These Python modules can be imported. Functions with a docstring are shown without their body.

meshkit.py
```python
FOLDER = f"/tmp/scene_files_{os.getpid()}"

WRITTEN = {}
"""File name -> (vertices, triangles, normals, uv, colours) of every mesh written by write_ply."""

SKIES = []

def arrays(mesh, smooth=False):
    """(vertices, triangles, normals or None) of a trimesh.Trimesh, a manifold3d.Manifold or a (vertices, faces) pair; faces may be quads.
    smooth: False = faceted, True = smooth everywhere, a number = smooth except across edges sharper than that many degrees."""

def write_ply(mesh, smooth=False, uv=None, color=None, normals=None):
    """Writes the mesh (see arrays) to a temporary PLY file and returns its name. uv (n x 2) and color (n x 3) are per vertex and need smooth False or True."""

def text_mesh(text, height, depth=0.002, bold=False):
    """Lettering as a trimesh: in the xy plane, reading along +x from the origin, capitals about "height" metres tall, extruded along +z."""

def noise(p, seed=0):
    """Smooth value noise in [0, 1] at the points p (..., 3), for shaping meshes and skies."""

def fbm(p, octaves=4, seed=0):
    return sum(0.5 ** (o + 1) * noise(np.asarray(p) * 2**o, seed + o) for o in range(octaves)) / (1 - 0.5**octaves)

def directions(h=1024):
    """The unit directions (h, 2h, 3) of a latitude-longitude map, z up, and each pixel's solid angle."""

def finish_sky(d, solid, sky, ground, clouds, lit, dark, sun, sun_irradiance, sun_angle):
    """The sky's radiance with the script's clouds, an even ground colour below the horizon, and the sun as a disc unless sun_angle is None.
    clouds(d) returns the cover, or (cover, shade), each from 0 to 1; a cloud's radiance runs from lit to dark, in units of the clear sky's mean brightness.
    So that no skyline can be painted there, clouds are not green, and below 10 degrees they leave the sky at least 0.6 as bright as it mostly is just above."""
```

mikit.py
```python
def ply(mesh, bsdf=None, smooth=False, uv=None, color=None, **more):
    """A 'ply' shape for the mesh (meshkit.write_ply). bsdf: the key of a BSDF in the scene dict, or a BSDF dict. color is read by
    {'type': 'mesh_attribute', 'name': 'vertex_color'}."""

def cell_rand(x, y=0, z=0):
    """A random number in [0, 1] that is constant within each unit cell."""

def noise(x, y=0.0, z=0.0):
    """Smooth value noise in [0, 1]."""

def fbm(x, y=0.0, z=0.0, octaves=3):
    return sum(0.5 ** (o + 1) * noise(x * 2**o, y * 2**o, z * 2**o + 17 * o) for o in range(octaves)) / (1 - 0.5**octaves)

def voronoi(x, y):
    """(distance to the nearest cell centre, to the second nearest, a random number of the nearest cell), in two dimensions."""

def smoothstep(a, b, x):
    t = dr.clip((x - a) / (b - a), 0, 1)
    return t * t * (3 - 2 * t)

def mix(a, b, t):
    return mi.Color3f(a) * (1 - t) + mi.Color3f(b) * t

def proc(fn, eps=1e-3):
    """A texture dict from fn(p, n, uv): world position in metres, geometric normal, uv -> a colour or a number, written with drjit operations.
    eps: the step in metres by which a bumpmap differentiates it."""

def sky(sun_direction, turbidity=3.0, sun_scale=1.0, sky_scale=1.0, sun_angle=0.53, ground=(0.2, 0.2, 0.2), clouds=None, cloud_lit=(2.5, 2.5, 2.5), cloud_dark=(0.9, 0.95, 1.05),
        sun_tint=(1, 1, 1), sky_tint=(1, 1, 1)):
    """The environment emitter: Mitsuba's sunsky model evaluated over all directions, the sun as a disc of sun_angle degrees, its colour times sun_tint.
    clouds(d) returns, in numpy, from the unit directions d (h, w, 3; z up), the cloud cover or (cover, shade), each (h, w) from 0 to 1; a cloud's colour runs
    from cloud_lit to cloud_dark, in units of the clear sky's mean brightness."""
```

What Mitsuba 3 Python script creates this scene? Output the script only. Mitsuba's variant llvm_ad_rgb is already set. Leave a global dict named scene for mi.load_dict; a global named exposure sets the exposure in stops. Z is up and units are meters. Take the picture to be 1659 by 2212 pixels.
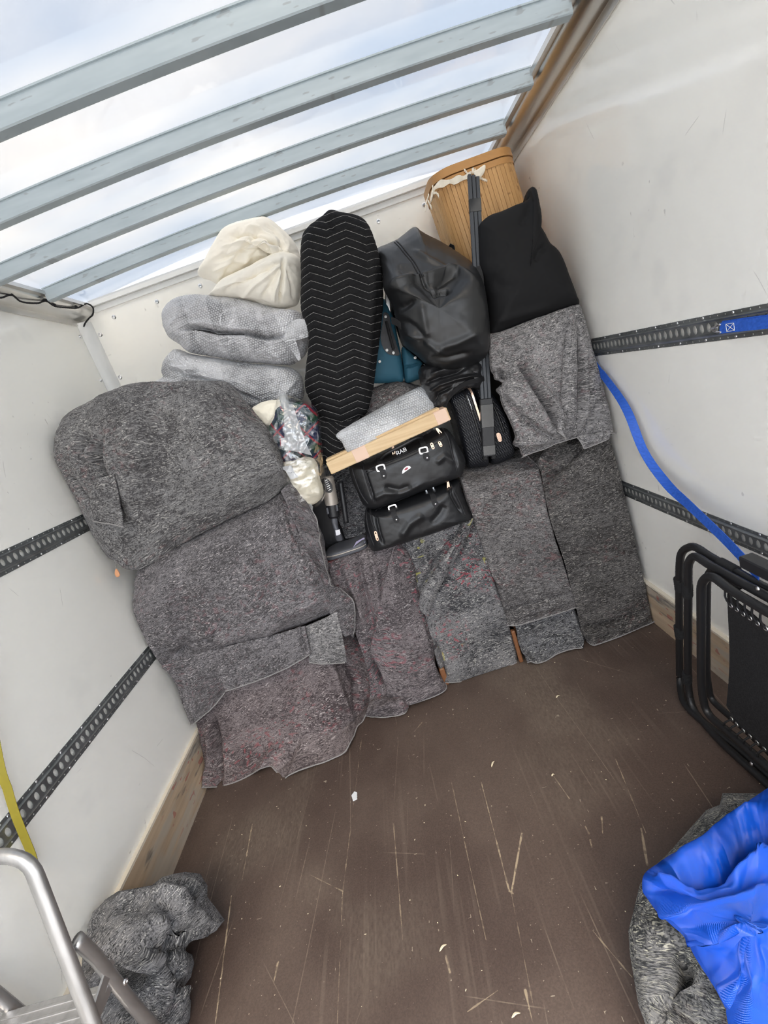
import math, random
import numpy as np, trimesh, manifold3d, mitsuba as mi, drjit as dr, mikit, meshkit
from mikit import proc, noise, fbm, voronoi, cell_rand, smoothstep, mix
from scipy.interpolate import PchipInterpolator

# ------------------------------------------------------------------ camera, sky, exposure
T4 = mi.ScalarTransform4f
W, D, Y0, HR = 2.15, 2.508, -0.40, 2.125      # inside width, back wall, open rear end, height of the walls
EYE = np.array([1.23729,0.00000,1.39846])
FWD = np.array([-0.05222,0.96461,-0.25845])
UP = np.array([0.31107,0.26164,0.91366])
scene = {'type': 'scene'}
labels = {}
scene['camera'] = {'type': 'perspective', 'fov': 78.3405, 'fov_axis': 'x', 'near_clip': 0.05, 'far_clip': 500.0,
                   'to_world': T4().look_at(origin=EYE.tolist(), target=(EYE + FWD).tolist(), up=UP.tolist())}


def clouds(d):
    z = np.maximum(d[..., 2], 0.04)
    p = np.stack([d[..., 0] / z, d[..., 1] / z * 0.9 + 0.12 * d[..., 0] / z, np.zeros_like(z)], -1)
    a = meshkit.fbm(p * np.array([1.3, 2.6, 1]) + 11.3, 5, 3)
    b = meshkit.fbm(p * np.array([0.7, 1.9, 1]) + 5.1, 4, 21)
    c = meshkit.fbm(p * np.array([3.0, 7.0, 1]) + 2.7, 4, 8)
    shade = np.clip((0.55 * a + 0.6 * b + 0.2 * c - 0.50) * 3.4, 0, 1)
    return np.ones_like(z) * 0.93, shade


scene['sky'] = mikit.sky((0.10, -0.60, 0.78), turbidity=4.0, sun_scale=0.06, sun_angle=30.0, sky_scale=1.0, ground=(0.55, 0.53, 0.50), clouds=clouds, sun_tint=(0.97, 1.0, 1.05),
                         cloud_lit=(1.05, 1.00, 0.93), cloud_dark=(0.58, 0.66, 0.78))
exposure = 5.05

# ------------------------------------------------------------------ helpers
used = set()


def unique(k):
    if k not in used:
        used.add(k)
        return k
    i = 1
    while f'{k}_{i:03d}' in used:
        i += 1
    used.add(f'{k}_{i:03d}')
    return f'{k}_{i:03d}'


def lab(k, label=None, cat=None, group=None, kind=None):
    e = {a: b for a, b in (('label', label), ('category', cat), ('group', group), ('kind', kind)) if b}
    if e:
        labels[k] = e


def thing(name, label, cat, group=None):
    k = unique(name)
    lab(k, label, cat, group)
    return k


def part(parent, name, mesh, mat, smooth=30, uv=None, label=None, kind=None, **kw):
    k = unique(f'{parent}__{name}')
    if isinstance(mesh, tuple) and len(mesh) == 3:
        mesh, uv, smooth = mesh[:2], mesh[2], True
    scene[k] = mikit.ply(mesh, mat, smooth=smooth, uv=uv, **kw)
    lab(k, label, kind=kind)
    return k


def solo(name, mesh, mat, label, cat, group=None, smooth=30, uv=None, kind=None):
    k = unique(name)
    if isinstance(mesh, tuple) and len(mesh) == 3:
        mesh, uv, smooth = mesh[:2], mesh[2], True
    scene[k] = mikit.ply(mesh, mat, smooth=smooth, uv=uv)
    lab(k, label, cat, group, kind)
    return k


def struct(name, mesh, mat, smooth=30, uv=None, label=None):
    k = unique(name)
    scene[k] = mikit.ply(mesh, mat, smooth=smooth, uv=uv)
    labels[k] = {'kind': 'structure'}
    if label:
        labels[k]['label'] = label
    return k


A = lambda *v: np.array(v, float)
unit = lambda v: np.asarray(v, float) / max(np.linalg.norm(v), 1e-12)
cat_ = trimesh.util.concatenate


def box(lo, hi):
    lo, hi = np.array(lo, float), np.array(hi, float)
    m = trimesh.creation.box(hi - lo)
    m.apply_translation((lo + hi) / 2)
    return m


def obox(c, ex, ey, ez, s, bevel=0.0):
    """A box at c with half sizes s along the axes, its edges bevelled."""
    s = np.array(s, float)
    pts = []
    for k in range(3):
        for q in np.ndindex(2, 2, 2):
            sg = np.array(q) * 2 - 1
            h = s - bevel
            h[k] = s[k]
            pts.append(sg * h)
    m = trimesh.convex.convex_hull(np.array(pts)) if bevel > 0 else trimesh.creation.box(2 * s)
    v = m.vertices @ np.array([unit(ex), unit(ey), unit(ez)]) + np.asarray(c)
    m = trimesh.Trimesh(v, m.faces, process=False)
    if np.dot(np.cross(unit(ex), unit(ey)), unit(ez)) < 0:
        m.invert()
    return m


def curve(pts, n, closed=False):
    """Catmull-Rom through the points, resampled evenly to n points."""
    p = np.array(pts, float)
    if closed:
        q = np.vstack([p[-1], p, p[:2]])
    else:
        q = np.vstack([2 * p[0] - p[1], p, 2 * p[-1] - p[-2]])
    out = []
    for i in range(1, len(q) - 2):
        t = np.linspace(0, 1, 24, endpoint=False)[:, None]
        a, b, c, d = q[i - 1:i + 3]
        out.append(0.5 * ((2 * b) + (c - a) * t + (2 * a - 5 * b + 4 * c - d) * t**2 + (3 * b - a - 3 * c + d) * t**3))
    out = np.vstack(out + [q[-2][None]])
    s = np.r_[0, np.cumsum(np.linalg.norm(np.diff(out, axis=0), axis=1))]
    u = np.linspace(0, s[-1], n + (1 if closed else 0))
    r = np.stack([np.interp(u, s, out[:, k]) for k in range(out.shape[1])], 1)
    return r[:-1] if closed else r


def linear(pts, n):
    p = np.array(pts, float)
    s = np.r_[0, np.cumsum(np.linalg.norm(np.diff(p, axis=0), axis=1))]
    u = np.linspace(0, s[-1], n)
    return np.stack([np.interp(u, s, p[:, k]) for k in range(3)], 1)


def rounded(pts, r, n=6):
    """A polyline with its corners rounded to radius r."""
    p = [np.array(q, float) for q in pts]
    out = [p[0]]
    for a, b, c in zip(p[:-2], p[1:-1], p[2:]):
        d1, d2 = unit(a - b), unit(c - b)
        k = min(r, 0.48 * np.linalg.norm(a - b), 0.48 * np.linalg.norm(c - b))
        for t in np.linspace(0, 1, n):
            out.append((1 - t)**2 * (b + d1 * k) + 2 * t * (1 - t) * b + t * t * (b + d2 * k))
    out.append(p[-1])
    return np.array(out)


def tube(path, r, n=10, ref=(0.31, 0.2, 0.93), flat=1.0, closed=False):
    """A tube of radius r (a number or one per point) along the path; flat squashes it along the second axis."""
    p = np.array(path, float)
    r = np.broadcast_to(np.asarray(r, float), (len(p),))
    tg = np.gradient(p, axis=0)
    if closed:
        tg = np.roll(p, -1, 0) - np.roll(p, 1, 0)
    a = np.cross(tg, np.asarray(ref, float))
    a /= np.maximum(np.linalg.norm(a, axis=1, keepdims=True), 1e-9)
    b = np.cross(tg, a)
    b /= np.maximum(np.linalg.norm(b, axis=1, keepdims=True), 1e-9)
    th = np.arange(n) / n * 2 * np.pi
    v = p[:, None] + r[:, None, None] * (np.cos(th)[None, :, None] * a[:, None] + flat * np.sin(th)[None, :, None] * b[:, None])
    m = len(p)
    f = []
    for i in range(m if closed else m - 1):
        for j in range(n):
            i2, j2 = (i + 1) % m, (j + 1) % n
            f += [[i * n + j, i2 * n + j, i2 * n + j2], [i * n + j, i2 * n + j2, i * n + j2]]
    v = v.reshape(-1, 3)
    if not closed:
        v = np.vstack([v, p[0], p[-1]])
        for j in range(n):
            j2 = (j + 1) % n
            f += [[m * n, j, j2], [m * n + 1, (m - 1) * n + j2, (m - 1) * n + j]]
    t = trimesh.Trimesh(v, f, process=False)
    if t.volume < 0:
        t.invert()
    return t


def ribbon(path, wdir, width, thick=0.002):
    """A flat band along the path; wdir is the direction across it (one or one per point)."""
    p = np.array(path, float)
    n = len(p)
    w = np.broadcast_to(np.asarray(wdir, float), (n, 3))
    w = w / np.linalg.norm(w, axis=1, keepdims=True)
    tg = np.gradient(p, axis=0)
    nn = np.cross(tg, w)
    nn /= np.maximum(np.linalg.norm(nn, axis=1, keepdims=True), 1e-9)
    hw = np.broadcast_to(np.asarray(width, float), (n,))[:, None] / 2
    v = np.stack([p - w * hw - nn * thick / 2, p + w * hw - nn * thick / 2, p + w * hw + nn * thick / 2, p - w * hw + nn * thick / 2], 1).reshape(-1, 3)
    f = []
    for i in range(n - 1):
        for j in range(4):
            j2 = (j + 1) % 4
            f += [[i * 4 + j, (i + 1) * 4 + j, (i + 1) * 4 + j2], [i * 4 + j, (i + 1) * 4 + j2, i * 4 + j2]]
    f += [[0, 1, 2], [0, 2, 3], [n * 4 - 4, n * 4 - 2, n * 4 - 3], [n * 4 - 4, n * 4 - 1, n * 4 - 2]]
    t = trimesh.Trimesh(v, f, process=False)
    t.fix_normals()
    return t


def lathe(prof, c, axis, n=24):
    """Profile (radius, height along axis) turned about the axis through c."""
    ax = unit(axis)
    a = unit(np.cross(ax, [0.3, 0.9, 0.1]))
    b = np.cross(ax, a)
    th = np.arange(n) / n * 2 * np.pi
    pr = np.array(prof, float)
    v = np.asarray(c) + pr[:, 1][:, None, None] * ax + pr[:, 0][:, None, None] * (np.cos(th)[None, :, None] * a + np.sin(th)[None, :, None] * b)
    v = v.reshape(-1, 3)
    f = []
    for i in range(len(pr) - 1):
        for j in range(n):
            j2 = (j + 1) % n
            f += [[i * n + j, (i + 1) * n + j, (i + 1) * n + j2], [i * n + j, (i + 1) * n + j2, i * n + j2]]
    t = trimesh.Trimesh(v, f, process=True)
    t.fix_normals()
    return t


def grid_faces(R, C, base=0, flip=False, wrap=False):
    i, j = np.meshgrid(np.arange(R - 1), np.arange(C if wrap else C - 1), indexing='ij')
    a, b, c, d = i * C + j, i * C + (j + 1) % C, (i + 1) * C + (j + 1) % C, (i + 1) * C + j
    f = np.concatenate([np.stack([a, b, c], -1).reshape(-1, 3), np.stack([a, c, d], -1).reshape(-1, 3)]) + base
    return f[:, ::-1] if flip else f


def grid_normals(P):
    du = np.gradient(P, axis=1)
    dv = np.gradient(P, axis=0)
    n = np.cross(du, dv)
    return n / np.maximum(np.linalg.norm(n, axis=-1, keepdims=True), 1e-12)


def seg_dist(p, poly):
    """Distance of the points (..., 2) to the polyline and the position along it from 0 to 1."""
    best, where = np.full(p.shape[:-1], 1e9), np.zeros(p.shape[:-1])
    n = len(poly) - 1
    for i in range(n):
        a, b = np.array(poly[i], float), np.array(poly[i + 1], float)
        ab = b - a
        t = np.clip(((p - a) @ ab) / max(ab @ ab, 1e-12), 0, 1)
        dd = np.linalg.norm(p - (a + t[..., None] * ab), axis=-1)
        where = np.where(dd < best, (i + t) / n, where)
        best = np.minimum(best, dd)
    return best, where


def fold_field(P, folds):
    """Sum of ridges (amp > 0) and creases (amp < 0): each fold is (polyline in world, width, amp) seen along y (x and z)."""
    out = np.zeros(P.shape[:-1])
    q = P[..., [0, 2]]
    for poly, width, amp in folds:
        poly = np.array(poly, float)[:, [0, 2]]
        d, t = seg_dist(q, poly)
        out += amp * np.exp(-(d / width)**2) * np.clip(np.minimum(t, 1 - t) * 6 + 0.15, 0, 1)
    return out


def side_fold(P, folds):
    """Overlaps: the cloth on one side of the line (left of its direction) stands proud by amp, fading over the given reach."""
    out = np.zeros(P.shape[:-1])
    q = P[..., [0, 2]]
    for poly, reach, amp in folds:
        poly = np.array(poly, float)[:, [0, 2]]
        d, t = seg_dist(q, poly)
        n = len(poly) - 1
        k = np.clip((t * n).astype(int), 0, n - 1)
        a, b = poly[k], poly[k + 1]
        side = (b[..., 0] - a[..., 0]) * (q[..., 1] - a[..., 1]) - (b[..., 1] - a[..., 1]) * (q[..., 0] - a[..., 0])
        inside = np.clip(side / np.maximum(np.linalg.norm(b - a, axis=-1), 1e-9) / 0.006 + 0.5, 0, 1)
        out += amp * inside * np.exp(-(d / reach)**2) * np.clip(np.minimum(t, 1 - t) * 8, 0, 1)
    return out


def dense(ctrl, step):
    """A smooth surface through a grid of control points, about one point per step."""
    Pn = np.array(ctrl, float)
    for ax in (0, 1):
        seg = np.linalg.norm(np.diff(Pn, axis=ax), axis=-1).mean(axis=1 - ax)
        s = np.r_[0, np.cumsum(np.maximum(seg, 1e-4))]
        m = max(int(s[-1] / step), 4)
        Pn = PchipInterpolator(s, Pn, axis=ax)(np.linspace(0, s[-1], m))
    return Pn


def smooth_grid(Pn, k):
    for _ in range(k):
        Q = Pn.copy()
        Q[1:-1] = 0.25 * Pn[:-2] + 0.5 * Pn[1:-1] + 0.25 * Pn[2:]
        R = Q.copy()
        R[:, 1:-1] = 0.25 * Q[:, :-2] + 0.5 * Q[:, 1:-1] + 0.25 * Q[:, 2:]
        Pn = R
    return Pn


def cloth(ctrl, step=0.0062, thick=0.005, wr=0.006, wf=(7, 7, 7), seed=0, folds=(), sides=(), soft=2, hem=0.0, hemf=22.0, grain=0.0012):
    """A draped cloth through the control grid (rows from top to bottom, columns from left to right), with folds, wrinkles and thickness: (vertices, faces, uv)."""
    Pn = smooth_grid(dense(ctrl, step), soft)
    N = grid_normals(Pn)
    N = -N if N[..., 1].mean() > 0 else N
    R, C = Pn.shape[:2]
    q = Pn * np.array(wf) + seed * 7.31
    h = wr * 4.5 * (meshkit.fbm(q, 4, seed) - 0.5) + wr * 2.4 * (np.abs(meshkit.noise(q * 1.7, seed + 5) - 0.5) - 0.25) * -1
    h += grain * 2 * (meshkit.noise(Pn * 70, seed + 9) - 0.5)
    g_ = fold_field(Pn, folds)
    h += np.where(g_ < 0, 3.2, 2.6) * g_ + 1.6 * side_fold(Pn, sides)
    if hem:
        v = np.linspace(0, 1, R)[:, None]
        s = np.cumsum(np.linalg.norm(np.diff(Pn[-1], axis=0, prepend=Pn[-1][:1]), axis=1))
        wave = np.sin(s * hemf + 3 * meshkit.noise(np.stack([s * 6, s * 0, s * 0 + seed], -1)) * 3)
        h = h + hem * wave[None] * np.clip((v - 0.75) / 0.25, 0, 1)**2
    Pn = Pn + N * h[..., None]
    du = np.linalg.norm(np.diff(Pn, axis=1, prepend=Pn[:, :1]), axis=-1).mean(0)
    dv = np.linalg.norm(np.diff(Pn, axis=0, prepend=Pn[:1]), axis=-1).mean(1)
    U, V = np.meshgrid(np.cumsum(du), np.cumsum(dv))
    uv = np.stack([U, -V], -1).reshape(-1, 2) + seed * 1.7
    N = grid_normals(Pn)
    N = -N if N[..., 1].mean() > 0 else N
    back = Pn - N * thick
    v = np.vstack([Pn.reshape(-1, 3), back.reshape(-1, 3)])
    f = grid_faces(R, C)
    a = np.array(v[f[0]])
    flip = np.dot(np.cross(a[1] - a[0], a[2] - a[0]), N.reshape(-1, 3)[f[0][0]]) < 0
    rim = np.r_[np.arange(C), np.arange(1, R) * C + C - 1, (R - 1) * C + np.arange(C - 2, -1, -1), np.arange(R - 2, 0, -1) * C]
    nx = np.roll(rim, -1)
    n0 = R * C
    e = np.concatenate([np.stack([rim, rim + n0, nx + n0], -1), np.stack([rim, nx + n0, nx], -1)])
    f = np.concatenate([f, f[:, ::-1] + n0, e])
    f = f[:, ::-1] if flip else f
    cloth.last = Pn
    return v, f, np.vstack([uv, uv])


def hem_line(Pn, which='bottom', r=0.0028):
    p = {'bottom': Pn[-1], 'top': Pn[0], 'left': Pn[:, 0], 'right': Pn[:, -1]}[which]
    return tube(p[::2], r, 6)


def blob(outline, front, back, p=2.4, n=200, rings=44, center=None, wr=0.004, wf=(9, 9, 9), seed=0, folds=(), sides=(), cushion=None, grain=0.0, ridge=0.0, polar=False, fine=0.0):
    """A stuffed thing: its outline (points, seen along y) swollen to the front and to the back; (vertices, faces, uv)."""
    o = curve(outline, n, closed=True) if not isinstance(outline, np.ndarray) else outline
    n = len(o)
    c = o.mean(0) if center is None else np.array(center, float)
    s = np.linspace(0, 1, rings)
    t = np.sin(s * np.pi / 2)**0.9
    allv = []
    for sign, depth in ((-1, front), (1, back)):
        P = c + (o[None] - c) * t[:, None, None]
        h = depth * np.maximum(1 - t**p, 0)**(1 / min(p, 2.4))
        P[..., 1] += sign * h[:, None]
        allv.append(P)
    F, B = allv
    N = grid_normals(np.concatenate([F[:, -1:], F, F[:, :1]], 1))[:, 1:-1]
    if N[rings // 2, :, 1].mean() > 0:
        N = -N
    N[0] = [0, -1, 0]
    q = F * np.array(wf) + seed * 5.17
    fade = np.clip((1 - t) * 5, 0.25, 1)[:, None]
    d = wr * 2 * (meshkit.fbm(q, 4, seed) - 0.5)
    if ridge:
        d += ridge * (0.5 - 2 * np.abs(meshkit.fbm(q * 0.8 + 3, 3, seed + 3) - 0.5))
    if fine:
        w_ = meshkit.fbm(F * 14 + seed, 2, seed + 7)[..., None] * 1.5
        d += fine * (0.35 - np.abs(meshkit.fbm(F * np.array([26, 26, 26]) + w_ + seed, 2, seed + 8) - 0.5) * 3.2)
    if grain:
        d += grain * 2 * (meshkit.noise(F * 80, seed + 4) - 0.5)
    d += 1.3 * fold_field(F, folds) + side_fold(F, sides)
    if cushion is not None:
        d += cushion(F)
    F = F + N * (d * fade)[..., None]
    F[-1] = o
    v = np.vstack([F.reshape(-1, 3), B[:-1].reshape(-1, 3)])
    f1 = grid_faces(rings, n, wrap=True)
    f2 = grid_faces(rings, n, wrap=True)
    base = rings * n
    f2 = np.where(f2 >= (rings - 1) * n, f2, f2 + base)
    f = np.concatenate([f1, f2[:, ::-1]])
    a = v[f1[len(f1) // 4]]
    if np.cross(a[1] - a[0], a[2] - a[0])[1] > 0:
        f = f[:, ::-1]
    v = v.copy()
    blob.last = F
    uv = v[:, [0, 2]].copy()
    if polar:
        s = np.r_[np.zeros((1, n)), np.cumsum(np.linalg.norm(np.diff(F, axis=0), axis=-1), axis=0)]
        e = o[:, [0, 2]] - c[[0, 2]]
        e /= np.maximum(np.linalg.norm(e, axis=1, keepdims=True), 1e-9)
        k = (s[..., None] * e[None]).reshape(-1, 2)
        uv = np.vstack([k, k[:len(v) - len(k)]])
    return v, f, uv


def rivet_mesh(c, nrm, r=0.006, h=0.003, socket=True):
    prof = [(0, h * 0.4), (r * 0.35, h * 0.4), (r * 0.42, h), (r * 0.75, h * 0.9), (r, h * 0.3), (r * 1.05, 0)] if socket else [(0, h), (r * 0.5, h * 0.9), (r * 0.9, h * 0.45), (r, 0)]
    return lathe(prof, c, nrm, 12)


def turned(fn, outline, view, *a, folds=(), sides=(), **kw):
    """blob() for a thing whose broad side faces against the direction view instead of y."""
    v = unit(view)
    r = unit(np.cross(v, [0, 0, 1]))
    M = np.array([r, v, np.cross(r, v)])
    rot = lambda q: np.array(q, float) @ M.T
    if kw.get('center') is not None:
        kw['center'] = rot(kw['center'])
    c = fn(rot(outline), *a, folds=[(rot(p), w, h) for p, w, h in folds], sides=[(rot(p), w, h) for p, w, h in sides], **kw)
    return c[0] @ M, c[1], c[2]


def outline_c(pts, n=200):
    return curve(pts, n, closed=True)


def stick(F, pts, eps=0.002):
    """The points moved along y onto the front surface F, eps proud of it."""
    from scipy.spatial import cKDTree
    q = np.array(pts, float)
    f = F.reshape(-1, 3)
    d, i = cKDTree(f[:, [0, 2]]).query(q[:, [0, 2]], k=4)
    w = 1 / (d + 1e-4)
    q[:, 1] = (f[i, 1] * w).sum(1) / w.sum(1) - eps
    return q


def plate(outline, t, holes=(), bevel=True):
    """A flat piece cut to the outline (seen along y) with holes, t thick, standing towards the viewer; follows the slope of its outline."""
    from shapely.geometry import Polygon
    o = np.array(outline, float)
    A_ = np.c_[o[:, 0], o[:, 2], np.ones(len(o))]
    co = np.linalg.lstsq(A_, o[:, 1], rcond=None)[0] if len(o) >= 3 else np.zeros(3)
    pg = Polygon(o[:, [0, 2]], [np.array(h, float)[:, [0, 2]] for h in holes]).buffer(0)
    m = trimesh.creation.extrude_polygon(pg, t, engine='earcut')
    v = m.vertices
    x, z = v[:, 0].copy(), v[:, 1].copy()
    m.vertices = np.stack([x, x * co[0] + z * co[1] + co[2] - v[:, 2], z], 1)
    m.fix_normals()
    return m


def ring_pts(c, rx, rz, n=14, ang=0.0, sq=2.0):
    th = np.arange(n) / n * 2 * np.pi
    a, b = np.cos(th), np.sin(th)
    a, b = np.sign(a) * np.abs(a)**(2 / sq) * rx, np.sign(b) * np.abs(b)**(2 / sq) * rz
    c = np.asarray(c, float)
    return np.stack([c[0] + a * math.cos(ang) - b * math.sin(ang), c[1] + 0 * a, c[2] + a * math.sin(ang) + b * math.cos(ang)], 1)

# ------------------------------------------------------------------ materials
def mat(name, **kw):
    two = kw.pop('two', True)
    bump = kw.pop('bump', None)
    d = {'type': 'principled', **{k: (v if isinstance(v, (dict, float)) else {'type': 'rgb', 'value': list(v)} if isinstance(v, (tuple, list)) else float(v)) for k, v in kw.items()}}
    if bump:
        d = {'type': 'bumpmap', 'scale': float(bump[1]), 'texture': bump[0], 'bsdf': d}
    scene[name] = {'type': 'twosided', 'bsdf': d} if two else d
    return name


def felt(name, dark, light, fleck, tint=(0.25, 0.05, 0.05), tints=0.0, knit=0.0, patch=0.30, seed=0, amount=1.0, yellow=0.0, k=1.0):
    def col(p, n, uv):
        x, y = uv.x + seed * 3.3, uv.y + seed * 1.9
        w = fbm(x * 40, y * 40, octaves=2) - 0.5
        xx, yy = x + w * 0.009, y + w * 0.013
        a = noise(xx * 105 * k, yy * 450 * k)
        b = noise(xx * 330 * k + 31, yy * 380 * k)
        big = fbm(x * 7 + 3, y * 9, octaves=3) - 0.5
        mid = fbm(x * 48 + 9, y * 75, octaves=2) - 0.5
        t = 0.55 * a + 0.45 * b + patch * 1.6 * big + 0.45 * mid
        c = mix(dark, light, smoothstep(0.14, 0.86, t))
        f1 = smoothstep(0.66, 0.90, noise(xx * 130 * k + 7 + 1.5 * w, yy * 520 * k + 3)) * (0.5 + 0.5 * smoothstep(0.3, 0.7, noise(x * 21, y * 17)))
        f2 = smoothstep(0.70, 0.92, noise(xx * 260 * k + 77, yy * 330 * k + 13))
        st = dr.floor(x * 11)
        pull_ = smoothstep(0.0016, 0.0006, dr.abs(x - (st + 0.2 + 0.6 * cell_rand(st, seed)) / 11 - 0.03 * w)) * smoothstep(0.74, 0.80, noise(y * 13 + 30 * cell_rand(st, seed, 4), seed)) * smoothstep(0.3, 0.6, noise(y * 190, st))
        c = mix(c, [q * 0.3 for q in dark], pull_ * 0.8)
        c = mix(c, fleck, dr.clip(f1 * 0.95 * amount, 0, 1))
        c = mix(c, [q * 0.45 for q in dark], dr.clip(f2 * 0.75 * amount, 0, 1))
        if knit:
            r = 0.5 + 0.5 * dr.sin(yy * 2 * math.pi / 0.0075 + 2.0 * (noise(x * 60, y * 8) - 0.5))
            c = c * (1 - knit * 0.5 * r)
        if tints:
            m = smoothstep(0.66, 0.90, noise(xx * 75 + 5, yy * 110)) * smoothstep(0.46, 0.74, fbm(x * 5 + 40, y * 6, octaves=2))
            c = mix(c, tint, m * tints * 0.6)
        if yellow:
            m = smoothstep(0.86, 0.95, noise(x * 38 + 90, y * 42)) * smoothstep(0.5, 0.7, noise(x * 6 + 9, y * 6))
            c = mix(c, (0.45, 0.42, 0.08), m * yellow)
        return c

    scene[name] = {'type': 'twosided', 'bsdf': {'type': 'bumpmap', 'scale': 0.0012, 'texture': FELT_BUMP, 'bsdf': {
        'type': 'principled', 'base_color': proc(col), 'roughness': 0.95, 'specular': 0.15, 'sheen': 0.25}}}
    return name


def felt_bump(p, n, uv):
    return 0.6 * noise(uv.x * 220, uv.y * 560) + 0.4 * noise(uv.x * 480, uv.y * 300)


FELT_BUMP = proc(felt_bump, eps=6e-4)
felt('felt_grey', (0.058, 0.055, 0.057), (0.188, 0.184, 0.184), (0.378, 0.363, 0.347), tints=0.25, seed=1, tint=(0.28, 0.10, 0.10))
felt('felt_violet_grey', (0.058, 0.054, 0.056), (0.182, 0.171, 0.177), (0.378, 0.347, 0.347), tints=0.35, seed=2, tint=(0.26, 0.10, 0.11))
felt('felt_reddish', (0.058, 0.046, 0.048), (0.182, 0.153, 0.155), (0.393, 0.347, 0.340), tints=0.85, patch=0.45, seed=3, tint=(0.26, 0.06, 0.07))
felt('felt_rose', (0.054, 0.047, 0.050), (0.177, 0.153, 0.158), (0.347, 0.318, 0.318), tints=0.9, patch=0.5, seed=4, tint=(0.28, 0.07, 0.09))
felt('felt_speckled', (0.041, 0.041, 0.045), (0.192, 0.186, 0.189), (0.416, 0.401, 0.378), tints=1.0, patch=0.7, seed=5, tint=(0.34, 0.05, 0.07), amount=1.25, yellow=0.45)
felt('felt_brown_grey', (0.054, 0.050, 0.050), (0.167, 0.158, 0.157), (0.333, 0.310, 0.295), tints=0.3, seed=6)
felt('felt_dark_knit', (0.040, 0.037, 0.036), (0.128, 0.120, 0.116), (0.302, 0.280, 0.257), tints=0.25, knit=0.55, seed=7)
felt('felt_light', (0.073, 0.071, 0.072), (0.234, 0.224, 0.225), (0.438, 0.416, 0.401), tints=0.35, seed=8, tint=(0.27, 0.13, 0.14))
felt('felt_charcoal', (0.038, 0.038, 0.041), (0.153, 0.151, 0.158), (0.378, 0.371, 0.356), tints=0.1, knit=0.25, seed=9, amount=1.2)
felt('felt_knit_pile', (0.046, 0.047, 0.050), (0.192, 0.189, 0.195), (0.423, 0.416, 0.401), tints=0.1, knit=0.5, seed=11, amount=1.2, k=1.3)
felt('felt_pepper', (0.032, 0.034, 0.037), (0.184, 0.182, 0.179), (0.469, 0.454, 0.378), tints=0.1, seed=10, amount=0.95, k=1.25)


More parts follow.
